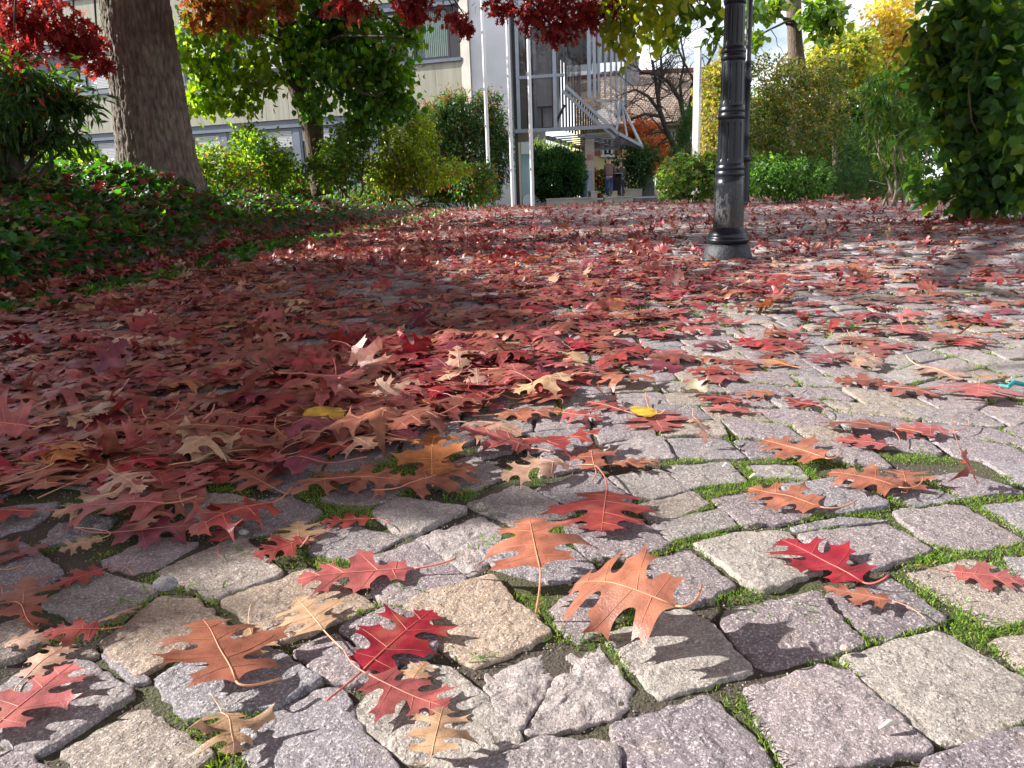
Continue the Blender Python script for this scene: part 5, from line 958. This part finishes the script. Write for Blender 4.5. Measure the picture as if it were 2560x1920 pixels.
for (x0, x1, y0, y1, sh_) in ((1505, 1532, 343, 387, 1), (1668, 1690, 322, 346, 1), (1648, 1664, 425, 445, 0), (1712, 1730, 322, 346, 1)):
    p = at(x0, y1, wy-.02); q = at(x1, y0, wy-.02); m = M(); w_ = q[0]-p[0]; h_ = q[2]-p[2]
    for bx in (((p[0], p[2]), (p[0]+.12, q[2])), ((q[0]-.12, p[2]), (q[0], q[2])), ((p[0]+.12, q[2]-.12), (q[0]-.12, q[2])), ((p[0]+w_/2-.05, p[2]+.1), (p[0]+w_/2+.05, q[2]-.12)), ((p[0]-.08, p[2]-.14), (q[0]+.08, p[2]))):
        m.box((bx[0][0], wy-.1, bx[0][1]), (bx[1][0], wy-.003, bx[1][1]))
    fo = m.build('window', m_wh, hs_); m = M(); m.box((p[0]+.1, wy-.03, p[2]), (q[0]-.1, wy-.006, q[2]-.1)); m.build('pane', m_glass, fo)
    if sh_:
        for s0, s1 in ((p[0]-.12-w_*.55, p[0]-.1), (q[0]+.1, q[0]+.12+w_*.55)): m = M(); m.box((s0, wy-.07, p[2]), (s1, wy-.004, q[2])); m.build('shutter', m_shut, hs_)
# ------------------------------------------------------------------ lamp posts
m_lamp = mat('black_lamp_paint', (.006, .009, .016), rough=.33, noise=.25, nscale=30, bump=.0006, bscale=70, spec=.36)
def lamp_old():
    m = bpy.data.materials.new('worn_lamp_paint'); m.use_nodes = True; N = m.node_tree.nodes; L = m.node_tree.links; b = N['Principled BSDF']
    t = N.new('ShaderNodeTexCoord'); n = N.new('ShaderNodeTexNoise'); n.inputs['Scale'].default_value = 55; n.inputs['Detail'].default_value = 8; n.inputs['Roughness'].default_value = .75; mp = N.new('ShaderNodeMapping'); mp.inputs['Scale'].default_value = (1, 1, .35)
    L.new(t.outputs['Object'], mp.inputs['Vector']); L.new(mp.outputs[0], n.inputs['Vector']); se = N.new('ShaderNodeSeparateXYZ'); L.new(t.outputs['Object'], se.inputs[0])
    r = N.new('ShaderNodeMapRange'); r.inputs['From Min'].default_value = .52; r.inputs['From Max'].default_value = .22; r.inputs['To Min'].default_value = 0; r.inputs['To Max'].default_value = .2; L.new(se.outputs['Z'], r.inputs['Value'])
    r3 = N.new('ShaderNodeMapRange'); r3.inputs['From Min'].default_value = .205; r3.inputs['From Max'].default_value = .17; r3.inputs['To Min'].default_value = 0; r3.inputs['To Max'].default_value = -.5; L.new(se.outputs['Z'], r3.inputs['Value'])
    a = N.new('ShaderNodeMath'); a.operation = 'ADD'; L.new(n.outputs['Fac'], a.inputs[0]); L.new(r.outputs[0], a.inputs[1]); a2 = N.new('ShaderNodeMath'); a2.operation = 'ADD'; L.new(a.outputs[0], a2.inputs[0]); L.new(r3.outputs[0], a2.inputs[1])
    r2 = N.new('ShaderNodeMapRange'); r2.inputs['From Min'].default_value = .60; r2.inputs['From Max'].default_value = .76; r2.inputs['To Max'].default_value = .8; L.new(a2.outputs[0], r2.inputs['Value'])
    x = N.new('ShaderNodeMix'); x.data_type = 'RGBA'; x.inputs['A'].default_value = (.007,.010,.017,1); x.inputs['B'].default_value = (.10,.088,.075,1); L.new(r2.outputs[0], x.inputs['Factor']); L.new(x.outputs['Result'], b.inputs['Base Color'])
    r4 = N.new('ShaderNodeMapRange'); r4.inputs['To Min'].default_value = .27; r4.inputs['To Max'].default_value = .9; L.new(r2.outputs[0], r4.inputs['Value']); L.new(r4.outputs[0], b.inputs['Roughness'])
    bu = N.new('ShaderNodeBump'); bu.inputs['Distance'].default_value = .0025; L.new(r2.outputs[0], bu.inputs['Height']); L.new(bu.outputs[0], b.inputs['Normal']); return m
m_lampold = lamp_old()
def ring(z, r, R, h=.06): return [(r, z-h*.5), (r+.3*(R-r), z-h*.48), (r+.75*(R-r), z-h*.40), (R, z-h*.22), (R*.985, z-h*.06), (r+.45*(R-r), z), (r+.5*(R-r), z+h*.05), (r+.85*(R-r), z+h*.14), (r+.8*(R-r), z+h*.28), (r+.3*(R-r), z+h*.40), (r*.99, z+h*.5)]
def lamp_post(c, label, s=1.):
    t = thing('lamp_post', c, label, 'lamp post', 'cast iron lamp posts'); c = np.array(c)
    m = M(); m.lathe([(.168, -.02), (.165, .02), (.155, .05), (.145, .085), (.128, .105), (.10, .11)], c, 40, lambda a, z: .006*vnoise(a*3, z*60, 2.2, 3)); m.build('concrete_foot', mat('foot_cement', (.018,.023,.032), rough=.6, noise=.6, nscale=35, bump=.006, bscale=60), t, smooth=True)
    def fl(z0, z1, n=12, dp=.006):
        def f(a, z):
            k = np.abs(((a*n/(2*np.pi)) % 1)-.5)*2; e = np.clip(np.minimum(z-z0, z1-z)/.02, 0, 1); g = np.clip((k-.74)/.08, 0, 1); return -dp*g*e
        return f
    m = M(); m.lathe([(.10, .105), (.138, .107), (.146, .118), (.148, .132), (.143, .142), (.134, .146), (.136, .158), (.131, .176), (.112, .198), (.104, .21), (.1035, .215)], c, 64)
    m.build('base_ring', m_lamp, t, smooth=True)
    m = M(); m.lathe([(.1035, .212), (.1015, .35), (.098, .5), (.096, LZ[0]-.03)], c, 64); m.build('worn_shaft', m_lampold, t, smooth=True)
    zz_ = [(LZ[k], LZ[k+1]) for k in range(5)]; rs = [(.089, .083), (.079, .073), (.069, .063), (.06, .056), (.054, .05)]; rR = [.098, .089, .081, .072, .064]
    for k, (z0, z1) in enumerate(zz_):
        r0_, r1_ = rs[k]; m = M(); zs = np.r_[z0, z0+.05, np.linspace(z0+.062, z0+.09, 5), np.linspace(z0+.11, z1-.11, 6), np.linspace(z1-.09, z1-.062, 5), z1-.05, z1]
        m.lathe([(r0_+(r1_-r0_)*(z-z0)/(z1-z0), z) for z in zs], c, 200, fl(z0+.062, z1-.062)); m.build('fluted_shaft', m_lamp, t, smooth=True)
        m = M(); m.lathe(ring(z0, rs[k][0]*1.0, rR[k], .095), c, 64); m.build('collar', m_lamp, t, smooth=True)
    m = M(); m.lathe([(.06, 2.78), (.085, 2.82), (.085, 2.86), (.05, 2.9), (.035, 3.0), (.032, 4.1), (.05, 4.15), (.03, 4.2), (.03, 4.3)], c, 24); m.build('mast', m_lamp, t, smooth=True)
    m = M(); m.lathe([(.05, 4.3), (.14, 4.36), (.13, 4.40), (.15, 4.42)], c, 8); m.lathe([(.25, 4.86), (.27, 4.90), (.12, 5.06), (.05, 5.1), (.03, 5.2), (.0, 5.22)], c, 8); lc = m.build('lantern', m_lamp, t)
    m = M(); m.lathe([(.15, 4.421), (.24, 4.86)], c, 8); m.build('lantern_glass', m_cglass, lc); return t
LZ = [float(at(1820, q, 5.5)[2]) for q in (428, 284, 137, -5)]; LZ += [LZ[3]+.4, 2.8]; LZ[4] = (LZ[3]+2.8)/2
c_ = at(1818, 640, 5.5); lamp_post((c_[0], c_[1], 0), 'black fluted cast iron lamp post with a worn base standing in the leaves')
# far lamp post: slimmer shaft of another pattern, copied proportions
c_ = at(1859, 470, 19.); c_ = np.array([c_[0], c_[1], -.05]); t = thing('lamp_post', c_, 'slim dark lamp post half hidden right behind the near lamp post', 'lamp post', 'cast iron lamp posts')
m = M(); m.lathe([(.16, 0), (.16, .1), (.135, .15), (.13, 1.05), (.17, 1.1), (.17, 1.16), (.12, 1.2), (.10, 1.3)], c_, 16); m.build('base', m_lamp, t, smooth=False)
m = M(); m.lathe([(.10, 1.3), (.09, 1.6), (.11, 1.65), (.085, 1.7), (.08, 2.8), (.1, 2.84), (.1, 2.92), (.075, 2.97), (.07, 3.2), (.095, 3.25), (.065, 3.3), (.06, 4.7), (.08, 4.75), (.055, 4.8), (.055, 5.2), (.12, 5.3), (.14, 5.45), (.14, 5.6), (.06, 5.75), (.06, 6.2)], c_, 16); m.build('shaft', m_lamp, t, smooth=True)
m = M(); m.lathe([(.06, 6.2), (.25, 6.3), (.32, 6.8), (.34, 6.85), (.1, 7.1), (0, 7.15)], c_, 8); m.build('lantern', m_lamp, t)
# ------------------------------------------------------------------ flagpoles, info panel, peace pole
m_pole = mat('white_pole_paint', (.62, .64, .67), rough=.4)
for (xt, xb, yb, Y_, zb_2, lb) in ((1203, 1221, 408, 28.3, None, 'left white flagpole, its foot hidden in the dark shrubs'), (1268, 1283, 516, 27.5, 0, 'middle white flagpole standing at the edge of the bed'), (1320, 1332, 514, 27.2, 0, 'right white flagpole standing in front of the glass info panel')):
    p = at(xb, yb, Y_); z0 = p[2] if zb_2 is None else 0; t = thing('flagpole', (p[0], p[1], z0), lb, 'flagpole', 'white flagpoles')
    m = M(); m.lathe([(.065, 0), (.062, 3), (.055, 6), (.045, 10), (.04, 11)], (p[0], p[1], z0), 16); m.build('pole', m_pole, t, smooth=True)
    m = M(); m.lathe([(.09, -.5 if zb_2 is None else -.05), (.09, .02), (.068, .03)], (p[0], p[1], z0), 16)
    if zb_2 is None: m.box((p[0]-.06, p[1]-.14, z0-.3), (p[0]+.16, p[1]-.05, z0-.18))
    m.build('foot_bracket', m_metal, t)
    for zc in (1.2, 2.4, 4.2):
        m = M(); m.box((p[0]-.085, p[1]-.05, z0+zc), (p[0]-.055, p[1]-.02, z0+zc+.09)); m.build('cleat', m_wh, t)
a_ = at(1302, 505, 28.2); b_ = at(1329, 505, 28.4); gz = at(1316, 354, 28.3)[2]
ip = thing('info_panel', ((a_[0]+b_[0])/2, 28.3, 0), 'upright bluish green glass info panel with a pale square top behind the right flagpole', 'sign')
m = M(); m.box((a_[0]+.05, 28.27, .0), (b_[0]+.05, 28.33, gz)); m.build('glass_panel', mat('tinted_glass', (.07,.17,.19), rough=.12, spec=.8, noise=.15, nscale=2), ip)
m = M(); m.box((a_[0]+.07, 28.24, gz-.42), (b_[0]+.03, 28.262, gz-.02)); m.build('header', mat('pale_header', (.32,.40,.40), rough=.4), ip)
m = M(); k = 14; xm = (a_[0]+b_[0])/2+.06; w_ = (b_[0]-a_[0])*.46
pts = [(xm+w_*math.sin(s)*(1 if True else 0), .02+.40*(math.cos(s)*.5+.5)**1.3) for s in np.linspace(-math.pi/2*1.0, math.pi/2, k)]
V = [(x_, 28.24, z_) for x_, z_ in pts]+[(x_, 28.262, z_) for x_, z_ in pts]+[(pts[0][0], 28.24, 0), (pts[-1][0], 28.24, 0)]
m.add(V, [tuple(range(k))+(2*k+1, 2*k)]+[(i, i+k, i+k+1, i+1) for i in range(k-1)]); m.build('arch_mark', mat('pale_blue_mark', (.30,.38,.45), rough=.4), ip)
m = M(); m.box((a_[0]-.02, 28.24, 0), (a_[0]+.045, 28.34, gz-.02)); m.build('side_post', mat('bronze_post', (.28,.24,.17), rough=.5), ip)
pp = at(1741, 400, 26); tz = at(1748, 119, 26)[2]; ps = thing('peace_pole', (pp[0], pp[1], 0), 'tall square white pole lettered down one side, rising behind the ivy shrub', 'pole')
ang = math.radians(35); e1 = np.array([math.cos(ang), -math.sin(ang), 0])*.16; e2 = np.array([math.sin(ang), math.cos(ang), 0])*.16
c0 = np.array([pp[0]+.03, pp[1], 0]); e1, e2 = np.array([-.145, .115, 0]), np.array([.105, .13, 0])   # left face looks at the sun, right face at the viewer
m = M(); Q = [c0, c0+e2, c0+e1+e2, c0+e1]; m.hexa([q for q in Q]+[q+[0, 0, tz] for q in Q]); m.build('post', mat('white_pole', (.80,.79,.74), rough=.5), ps)
m = M(); Q2 = [q+(q-(c0+(e1+e2)/2))*.02 for q in Q]; m.hexa([q+[0, 0, tz+.002] for q in Q2]+[q+[0, 0, tz+.05] for q in Q2]); m.build('cap', mat('brown_cap', (.10,.07,.07), rough=.7), ps)
fn = unit(np.array([e2[1], -e2[0], 0])); L0 = np.linalg.norm(e2)
pz0 = at(1751, 242, 26)[2]
m = M(); q_ = [c0+e2*.08+fn*.004, c0+e2*.92+fn*.004]; m.add([q_[0]+[0,0,pz0], q_[1]+[0,0,pz0], q_[1]+[0,0,tz-.02], q_[0]+[0,0,tz-.02]], [(0,1,2,3)]); m.build('inscription_plate', mat('plate_white', (.62,.63,.66), rough=.5), ps)
tcu = bpy.data.curves.new('t', 'FONT'); tcu.body = 'Dünyada barış daim olsun'; tcu.size = .15; tcu.extrude = .001; tcu.align_x = 'LEFT'; tcu.align_y = 'CENTER'
to = bpy.data.objects.new('t', tcu); COL.objects.link(to); bpy.context.view_layer.update()
tm_ = bpy.data.meshes.new_from_object(to.evaluated_get(bpy.context.evaluated_depsgraph_get())); bpy.data.objects.remove(to)
inscr = bpy.data.objects.new('inscription', tm_); COL.objects.link(inscr); tw_ = max(v.co.x for v in tm_.vertices); k_ = (tz-.28-pz0-.12)/tw_
eu = unit(e2); mt_ = Matrix(((0, eu[0], fn[0], 0), (0, eu[1], fn[1], 0), (-1, 0, 0, 0), (0, 0, 0, 1)))
inscr.matrix_world = Matrix.Translation(c0+e2*.5+fn*.008+np.array([0, 0, tz-.28])) @ mt_ @ Matrix.Scale(k_, 4)
tm_.materials.clear(); tm_.materials.append(mat('lettering', (.03,.03,.035), rough=.6)); wm_ = inscr.matrix_world.copy(); inscr.parent = ps; inscr.matrix_parent_inverse = ps.matrix_basis.inverted(); inscr.matrix_basis = wm_
# ------------------------------------------------------------------ entrance walls and things
def wallp(name, label, x0, x1, y0, y1, Y, dp=.4, mt=m_conc, cat='wall', group='low concrete walls at the entrance'):
    p = at(x0, y1, Y); q = at(x1, y0, Y); w = thing(name, ((p[0]+q[0])/2, Y, 0), label, cat, group); m = M(); m.box((p[0], Y, -.15), (q[0], Y+dp, q[2]-.03)); m.build('body', mt, w); m = M(); m.box((p[0]-.02, Y-.02, q[2]-.028), (q[0]+.02, Y+dp+.02, q[2]+.02)); m.build('coping', mt, w)
wallp('concrete_wall', 'long low concrete planter wall in front of the clipped conifer', 1367, 1478, 494, 513, 29)
wallp('concrete_wall', 'short stepped concrete block right of the clipped conifer', 1478, 1493, 479, 513, 29.2, 1.)
wallp('concrete_wall', 'low concrete wall just in front of the walkers', 1512, 1582, 491, 513, 29.5, .5)
wallp('concrete_wall', 'pale low concrete wall right behind the walkers', 1552, 1605, 473, 496, 36, .5)
m = M(); m.box((at(1486, 500, 31)[0], 31, -.1), (at(1660, 500, 31)[0]+1, 40, .12)); m.build('entrance_terrace', mat('asphalt_terrace', (.13,.13,.145), rough=.9, noise=.2, nscale=6), kind='structure')
sb = thing('stone_block', at(1620, 478, 37)*[1, 1, 0], 'dark grey stone block right of the dark broad-leaved tree', 'block'); m = M(); p = at(1604, 478, 37); q = at(1637, 437, 37); m.box((p[0], 37, 0), (q[0], 38, q[2]-.06)); m.build('body', mat('dark_stone', (.09,.09,.085), rough=.8, noise=.2, nscale=3), sb); m = M(); m.box((p[0]-.04, 36.96, q[2]-.058), (q[0]+.04, 38.04, q[2])); m.build('top_slab', mat('dark_stone2', (.12,.12,.11), rough=.8), sb)
hr = thing('handrail', at(1640, 495, 32)*[1, 1, 0], 'thin steel handrail beside the ivy-like shrub', 'handrail'); m = M(); p = at(1639, 494, 32); q = at(1639, 443, 32); e = at(1656, 470, 31); m.tube([p, q], .025, 8); m.tube([q, q*.4+e*.6], .022, 8); m.tube([e, [e[0], e[1], 0]], .025, 8); m.tube([q*.4+e*.6, e], .022, 8); m.build('rail', m_metal, hr, smooth=True)
bn = thing('litter_bin', at(1459, 490, 31)*[1, 1, 0], 'slim dark blue litter bin at the right end of the clipped conifer', 'bin'); p = at(1459, 490, 31); zt2 = at(1459, 432, 31)[2]; m = M(); m.lathe([(.14, 0), (.15, zt2*.8)], (p[0], 31, .05), 16); m.build('body', mat('blue_bin', (.03,.06,.11), rough=.5), bn, smooth=False); m = M(); m.lathe([(.16, zt2*.8), (.17, zt2*.97), (.1, zt2)], (p[0], 31, .05), 16); m.build('lid', mat('blue_lid', (.06,.13,.20), rough=.4), bn)
bx = thing('meter_cabinet', at(1472, 480, 33)*[1, 1, 0], 'blue-grey metal cabinet in front of the beige pillar', 'cabinet'); p = at(1463, 478, 33.5); q = at(1481, 427, 33.5); m = M(); m.box((p[0], 33.5, 0), (q[0], 33.8, q[2])); m.build('body', mat('cabinet_grey', (.17,.20,.26), rough=.5), bx); m = M(); m.box((p[0]+.03, 33.48, .15), (q[0]-.03, 33.497, q[2]-.05)); m.build('door', mat('cabinet_door', (.20,.235,.30), rough=.5), bx)
fs = thing('flower_stand', at(1498, 480, 36)*[1, 1, 0], 'terracotta planters with white and red flowers left of the brown-jacketed walker', 'planter'); p = at(1488, 480, 36); q = at(1512, 430, 36)
m_tc = mat('terracotta', (.42,.15,.08), rough=.8)
for k in range(3): zz0 = .15+k*.42; m = M(); m.box((p[0], 36, zz0), (q[0]-.08, 36.35, zz0+.22)); m.build('pot', m_tc, fs)
m = M(); pos = np.stack([rng.uniform(p[0]-.1, q[0]+.1, 420), rng.uniform(35.7, 36.4, 420), rng.uniform(.25, 1.35, 420)], -1); m = M(); put(m, 'oval', pos, unit(rng.normal(size=(420, 3))), unit(rng.normal(size=(420, 3))), .17, pal(DK+DK+[(.7,.7,.7), (.5,.05,.03)], 420)); m.build('flowers', m_fol, fs)
# ------------------------------------------------------------------ people
def skin(name, joints, edges, mt, parent, sub=2):
    me = bpy.data.meshes.new(name); me.from_pydata([j[:3] for j in joints], edges, []); o = bpy.data.objects.new(name, me); COL.objects.link(o); md = o.modifiers.new('s', 'SKIN'); 
    for k, j in enumerate(joints): r_ = j[3] if isinstance(j[3], tuple) else (j[3], j[3]); me.skin_vertices[0].data[k].radius = r_
    me.skin_vertices[0].data[0].use_root = True; s = o.modifiers.new('u', 'SUBSURF'); s.levels = sub; s.render_levels = sub
    bpy.context.view_layer.update(); nm = bpy.data.meshes.new_from_object(o.evaluated_get(bpy.context.evaluated_depsgraph_get())); bpy.data.objects.remove(o)
    nm.materials.clear(); nm.materials.append(mt); nm.polygons.foreach_set('use_smooth', [True]*len(nm.polygons)); no = bpy.data.objects.new(name, nm); COL.objects.link(no)
    if parent: no.parent = parent; no.matrix_parent_inverse = parent.matrix_basis.inverted()
    return no
m_sk = mat('skin', (.45,.28,.21), rough=.6); m_jean = mat('jeans', (.03,.06,.17), rough=.85, noise=.2, nscale=8); m_jack = mat('brown_jacket', (.14,.085,.08), rough=.9, noise=.12, nscale=14, bump=.008, bscale=14); m_coat = mat('olive_coat', (.04,.045,.03), rough=.9, noise=.15, nscale=12, bump=.008, bscale=12)
m_hood = mat('dark_hat', (.05,.06,.09), rough=.9); m_shoe = mat('shoe', (.02,.02,.025), rough=.6)
def person(px, Y, z, H, yaw, label, top_m, leg_m, hat_m, lean=.12, stride=.16, reach=True):
    c = at(px, 480, Y); root = thing('person', (c[0], Y, z), label, 'person'); s = H/1.75
    ca, sa = math.cos(yaw), math.sin(yaw)      # forward = +y for yaw 0
    def T(x, y, zz_): x, y = x*s, y*s; return (c[0]+x*ca-y*sa, Y+x*sa+y*ca, z+zz_*s)
    J = lambda x, y, z_, r: (*T(x, y, z_), (r*s if not isinstance(r, tuple) else tuple(q*s for q in r)))
    l = lean
    body = [J(0, 0, .92, (.15,.12)), J(0, l*.4, 1.12, (.14,.11)), J(0, l, 1.38, (.16,.11)), J(0, l*1.2, 1.48, .06), J(0, l*1.5, 1.56, .06), J(0, l*1.6, 1.66, (.085,.10)), J(0, l*1.6, 1.72, .07),
            J(-.17, l, 1.41, .055), J(-.23, l*1.2, 1.14, .042), J(-.19, l+.26 if reach else .08, .98, .032), J(-.18, l+.34 if reach else .12, .96, .028),
            J(.17, l, 1.41, .055), J(.24, l*1.2, 1.14, .042), J(.20, l+.26 if reach else .06, .98, .032), J(.19, l+.34 if reach else .1, .96, .028),
            J(-.09, 0, .88, .085), J(-.10, stride*.4, .50, .06), J(-.10, stride, .09, .042), J(-.11, stride+.15, .035, .035),
            J(.09, 0, .88, .085), J(.10, -stride*.1+.04, .50, .06), J(.10, -stride, .10, .042), J(.11, -stride+.14, .035, .035)]
    E = [(0,1),(1,2),(2,3),(3,4),(4,5),(5,6),(2,7),(7,8),(8,9),(9,10),(2,11),(11,12),(12,13),(13,14),(0,15),(15,16),(16,17),(17,18),(0,19),(19,20),(20,21),(21,22)]
    skin('body', body, E, m_sk, root)
    jk = [J(0, 0, .86, (.19,.15)), J(0, l*.4, 1.1, (.20,.15)), J(0, l, 1.36, (.185,.135)), J(0, l*1.2, 1.47, .085), J(-.17, l, 1.41, .075), J(-.235, l*1.2, 1.14, .062), J(-.195, l+.24 if reach else .07, .99, .05),
          J(.17, l, 1.41, .075), J(.245, l*1.2, 1.14, .062), J(.205, l+.24 if reach else .05, .99, .05)]
    skin('jacket', jk, [(0,1),(1,2),(2,3),(2,4),(4,5),(5,6),(2,7),(7,8),(8,9)], top_m, root)
    tr = [J(0, 0, .90, (.15,.12)), J(-.09, 0, .82, .098), J(-.10, stride*.4, .50, .08), J(-.10, stride, .11, .065), J(.09, 0, .82, .098), J(.10, -stride*.1+.04, .50, .08), J(.10, -stride, .12, .065)]
    skin('trousers', tr, [(0,1),(1,2),(2,3),(0,4),(4,5),(5,6)], leg_m, root)
    for sg, st2 in ((-1, stride), (1, -stride)): skin('shoe', [J(.105*sg, st2-.03, .05, .05), J(.105*sg, st2+.1, .04, .045), J(.11*sg, st2+.19, .03, .03)], [(0,1),(1,2)], m_shoe, root, 1)
    hh = l*1.6; skin('hat', [J(0, hh-.01, 1.64, (.098,.11)), J(0, hh, 1.72, (.09,.10)), J(0, hh, 1.77, .04)], [(0,1),(1,2)], hat_m, root)
    # hands: palm, thumb and four fingers
    if reach:
        for sg in (-1, 1):
            b = (sg*.19, l+.345, .955); fj = [J(*b, .024)]; fe = []
            for k in range(4):
                x_ = b[0]+(k-1.5)*.02; n0 = len(fj); fj += [J(x_, b[1]+.035, b[2]+.005, .009), J(x_, b[1]+.06, b[2]-.015, .0085), J(x_, b[1]+.05, b[2]-.04, .007)]; fe += [(0, n0), (n0, n0+1), (n0+1, n0+2)]
            n0 = len(fj); fj += [J(b[0]-sg*.03, b[1]+.01, b[2]-.01, .009), J(b[0]-sg*.03, b[1]+.035, b[2]-.03, .008)]; fe += [(0, n0), (n0, n0+1)]; skin('hand', fj, fe, m_sk, root, 1)
    return root
person(1523, 34.3, .13, 1.66, -.25, 'walker seen from behind in brown jacket, dark hat and blue jeans, pushing the pushchair', m_jack, m_jean, m_hood, lean=.16)
person(1553, 35.3, .13, 1.55, .3, 'second person in a dark olive coat beyond the pushchair', m_coat, mat('dark_trousers', (.03,.03,.06), rough=.9), m_hood, lean=.05, stride=.1, reach=False)
pc = at(1541, 490, 34.4); pc = np.array([pc[0], 34.7, .13]); pr_ = thing('pushchair', pc, 'black pushchair in front of the walker in the brown jacket', 'pushchair')
m = M(); pf = [(-.22,-.1,.3), (.22,-.1,.3), (.22,.25,.28), (-.22,.25,.28), (-.22,-.28,.85), (.22,-.28,.85), (.22,.02,.62), (-.22,.02,.62)]; m.hexa([pc+q for q in np.array(pf)]); m.build('seat', mat('black_fabric', (.015,.015,.02), rough=.9), pr_)
m = M(); A2 = np.linspace(-.3, 1.7, 9)
V = [pc+[sx, -.12+.28*math.sin(a)*.9, .72+.28*math.cos(a)] for a in A2 for sx in (-.24, 0, .24)]; m.add(V, [(3*i+k, 3*i+k+1, 3*i+k+4, 3*i+k+3) for i in range(8) for k in range(2)]); m.build('hood', mat('black_hood', (.018,.018,.024), rough=.8), pr_)
m = M()
for sx in (-.25, .25): m.tube([pc+[sx,-.36,1.0], pc+[sx,-.22,.75], pc+[sx,.3,.12]], .012, 6); m.tube([pc+[sx,.05,.55], pc+[sx,-.3,.1]], .012, 6)
m.tube([pc+[-.25,-.36,1.0], pc+[.25,-.36,1.0]], .014, 6); m.build('frame', m_metal, pr_, smooth=True)
for sx in (-.26, .26):
    for sy in (-.3, .3):
        m = M(); a = np.arange(13)*2*np.pi/12; m.tube([pc+[sx, sy+.1*math.cos(q), .1+.1*math.sin(q)] for q in a], .018, 6, cap=False); m.box(pc+[sx-.01, sy-.08, .092], pc+[sx+.01, sy+.08, .108]); m.build('wheel', m_shoe, pr_, smooth=True)
# ------------------------------------------------------------------ small things on the paving
def pebble(px, py, r_, col, label, sq=.6):
    c = gp(px, py, .004); t = M(); k = 10
    for q in range(1): 
        a, b_ = np.meshgrid(np.linspace(0, 2*np.pi, 25)[:-1], np.linspace(-np.pi/2, np.pi/2, 13)); X = np.cos(b_)*np.cos(a); Y_ = np.cos(b_)*np.sin(a)*.7; Z_ = np.sin(b_)*sq; n_ = 1+.25*(vnoise(X*2, Y_*2+Z_, 1.5, 9)-.5)
        V = np.stack([c[0]+X*n_*r_, c[1]+Y_*n_*r_, c[2]+r_*sq*.6+Z_*n_*r_], -1); i, j = np.meshgrid(np.arange(12), np.arange(24), indexing='ij'); j2 = (j+1) % 24
        t.add(V.reshape(-1, 3), np.stack([i*24+j, i*24+j2, (i+1)*24+j2, (i+1)*24+j], -1).reshape(-1, 4), col)
    return t.build('pebble', m_stone, smooth=True, label=label, cat='pebble')
pebble(415, 1470, .016, (.25,.28,.33), 'grey-blue pebble in the joint above the tan cobblestone at bottom left')
pebble(1205, 1275, .013, (.20,.19,.15), 'flat olive pebble beside the rough crumbly cobblestone')
pebble(610, 1335, .008, (.40,.38,.36), 'small pale pebble at the hooked stem of the small maroon leaf')
pebble(2113, 1625, .006, (.50,.42,.34), 'tiny tan pebble at the corner between two big cobblestones at lower right')
m_str = mat('turquoise_cord', (.02,.30,.30), rough=.6); c = [gp(2500, 965, .012), gp(2520, 968, .02), gp(2535, 955, .02), gp(2560, 962, .01), gp(2590, 950, .01)]
s = np.linspace(0, 4, 60); Pc = np.stack([np.interp(s, range(5), [q[i] for q in c]) for i in range(3)], -1); m = M()
for ph in (0, np.pi): o = np.stack([0*s, np.cos(s*22+ph)*.003, np.sin(s*22+ph)*.003], -1); m.tube(Pc+o, .0032, 6)
m.build('string', m_str, smooth=True, label='short twisted turquoise string on the cobbles at the right edge', cat='string')
fe = gp(1785, 893, .012); n = 500; th_ = rng.uniform(0, 1, n); m = M()
for k in range(160):
    u_ = rng.random(); b = fe+np.array([(u_-.5)*.05, (u_-.5)*-.03, .004]); d_ = unit(np.array([rng.normal()*.3+.2, rng.choice([-1, 1])*1., rng.uniform(.1, .9)]))*rng.uniform(.006, .016); sd = np.array([.0008, 0, 0]); m.add([b-sd, b+sd, b+d_], [(0,1,2)])
m.tube([fe+[-.03,.02,.003], fe+[.03,-.018,.004]], .0007, 5); m.build('feather', mat('white_down', (.8,.8,.8), rough=.8, trans=.3, tcol=(1,1,1)), label='small fluffy white feather lying on the sunny cobbles', cat='feather')
r5 = np.random.default_rng(88); O = outline(r5, 1.5, .7); v, f = tri_mesh(O, .06); par = dict(kx=2.6, ky=2.2, tw=1.2, w=[(.05, 9, 7, 1), (.035, 15, 12, 2), (.025, 25, 22, 3)], tip=.5, ph=1); Q = warp(v, par); cc0 = gp(1735, 985, .004); V = cc0+np.stack([Q[:, 0]*.10, (Q[:, 1]-.4)*.085, 0*Q[:, 0]], -1); V[:, 2] += (Q[:, 2]-Q[:, 2].min())*.055
M().add(V, f, (.33,.29,.21)).build('crumpled_leaf', m_dry, smooth=True, label='crumpled grey-brown dead leaf lying on the cobbles right of the drift', cat='leaf')
for (px, py, sc, lb, cl) in ((1886, 1192, .016, 'white curled bark chip in the moss', (.75,.72,.66)), (1815, 1165, .012, 'thin white flake on a grey cobblestone', (.7,.7,.7)), (2222, 1815, .018, 'tiny pale splinter on the big purple-grey cobblestone', (.5,.48,.42))):
    c = gp(px, py, .006); m = M(); m.tube([c+[-sc*.6,-.003,0], c+[0,0,.004], c+[sc*.6,.003,.001]], [.0012,.003,.001], 6, cl); m.build('bark_chip', m_stem, smooth=True, label=lb, cat='chip')
bpy.context.view_layer.update()
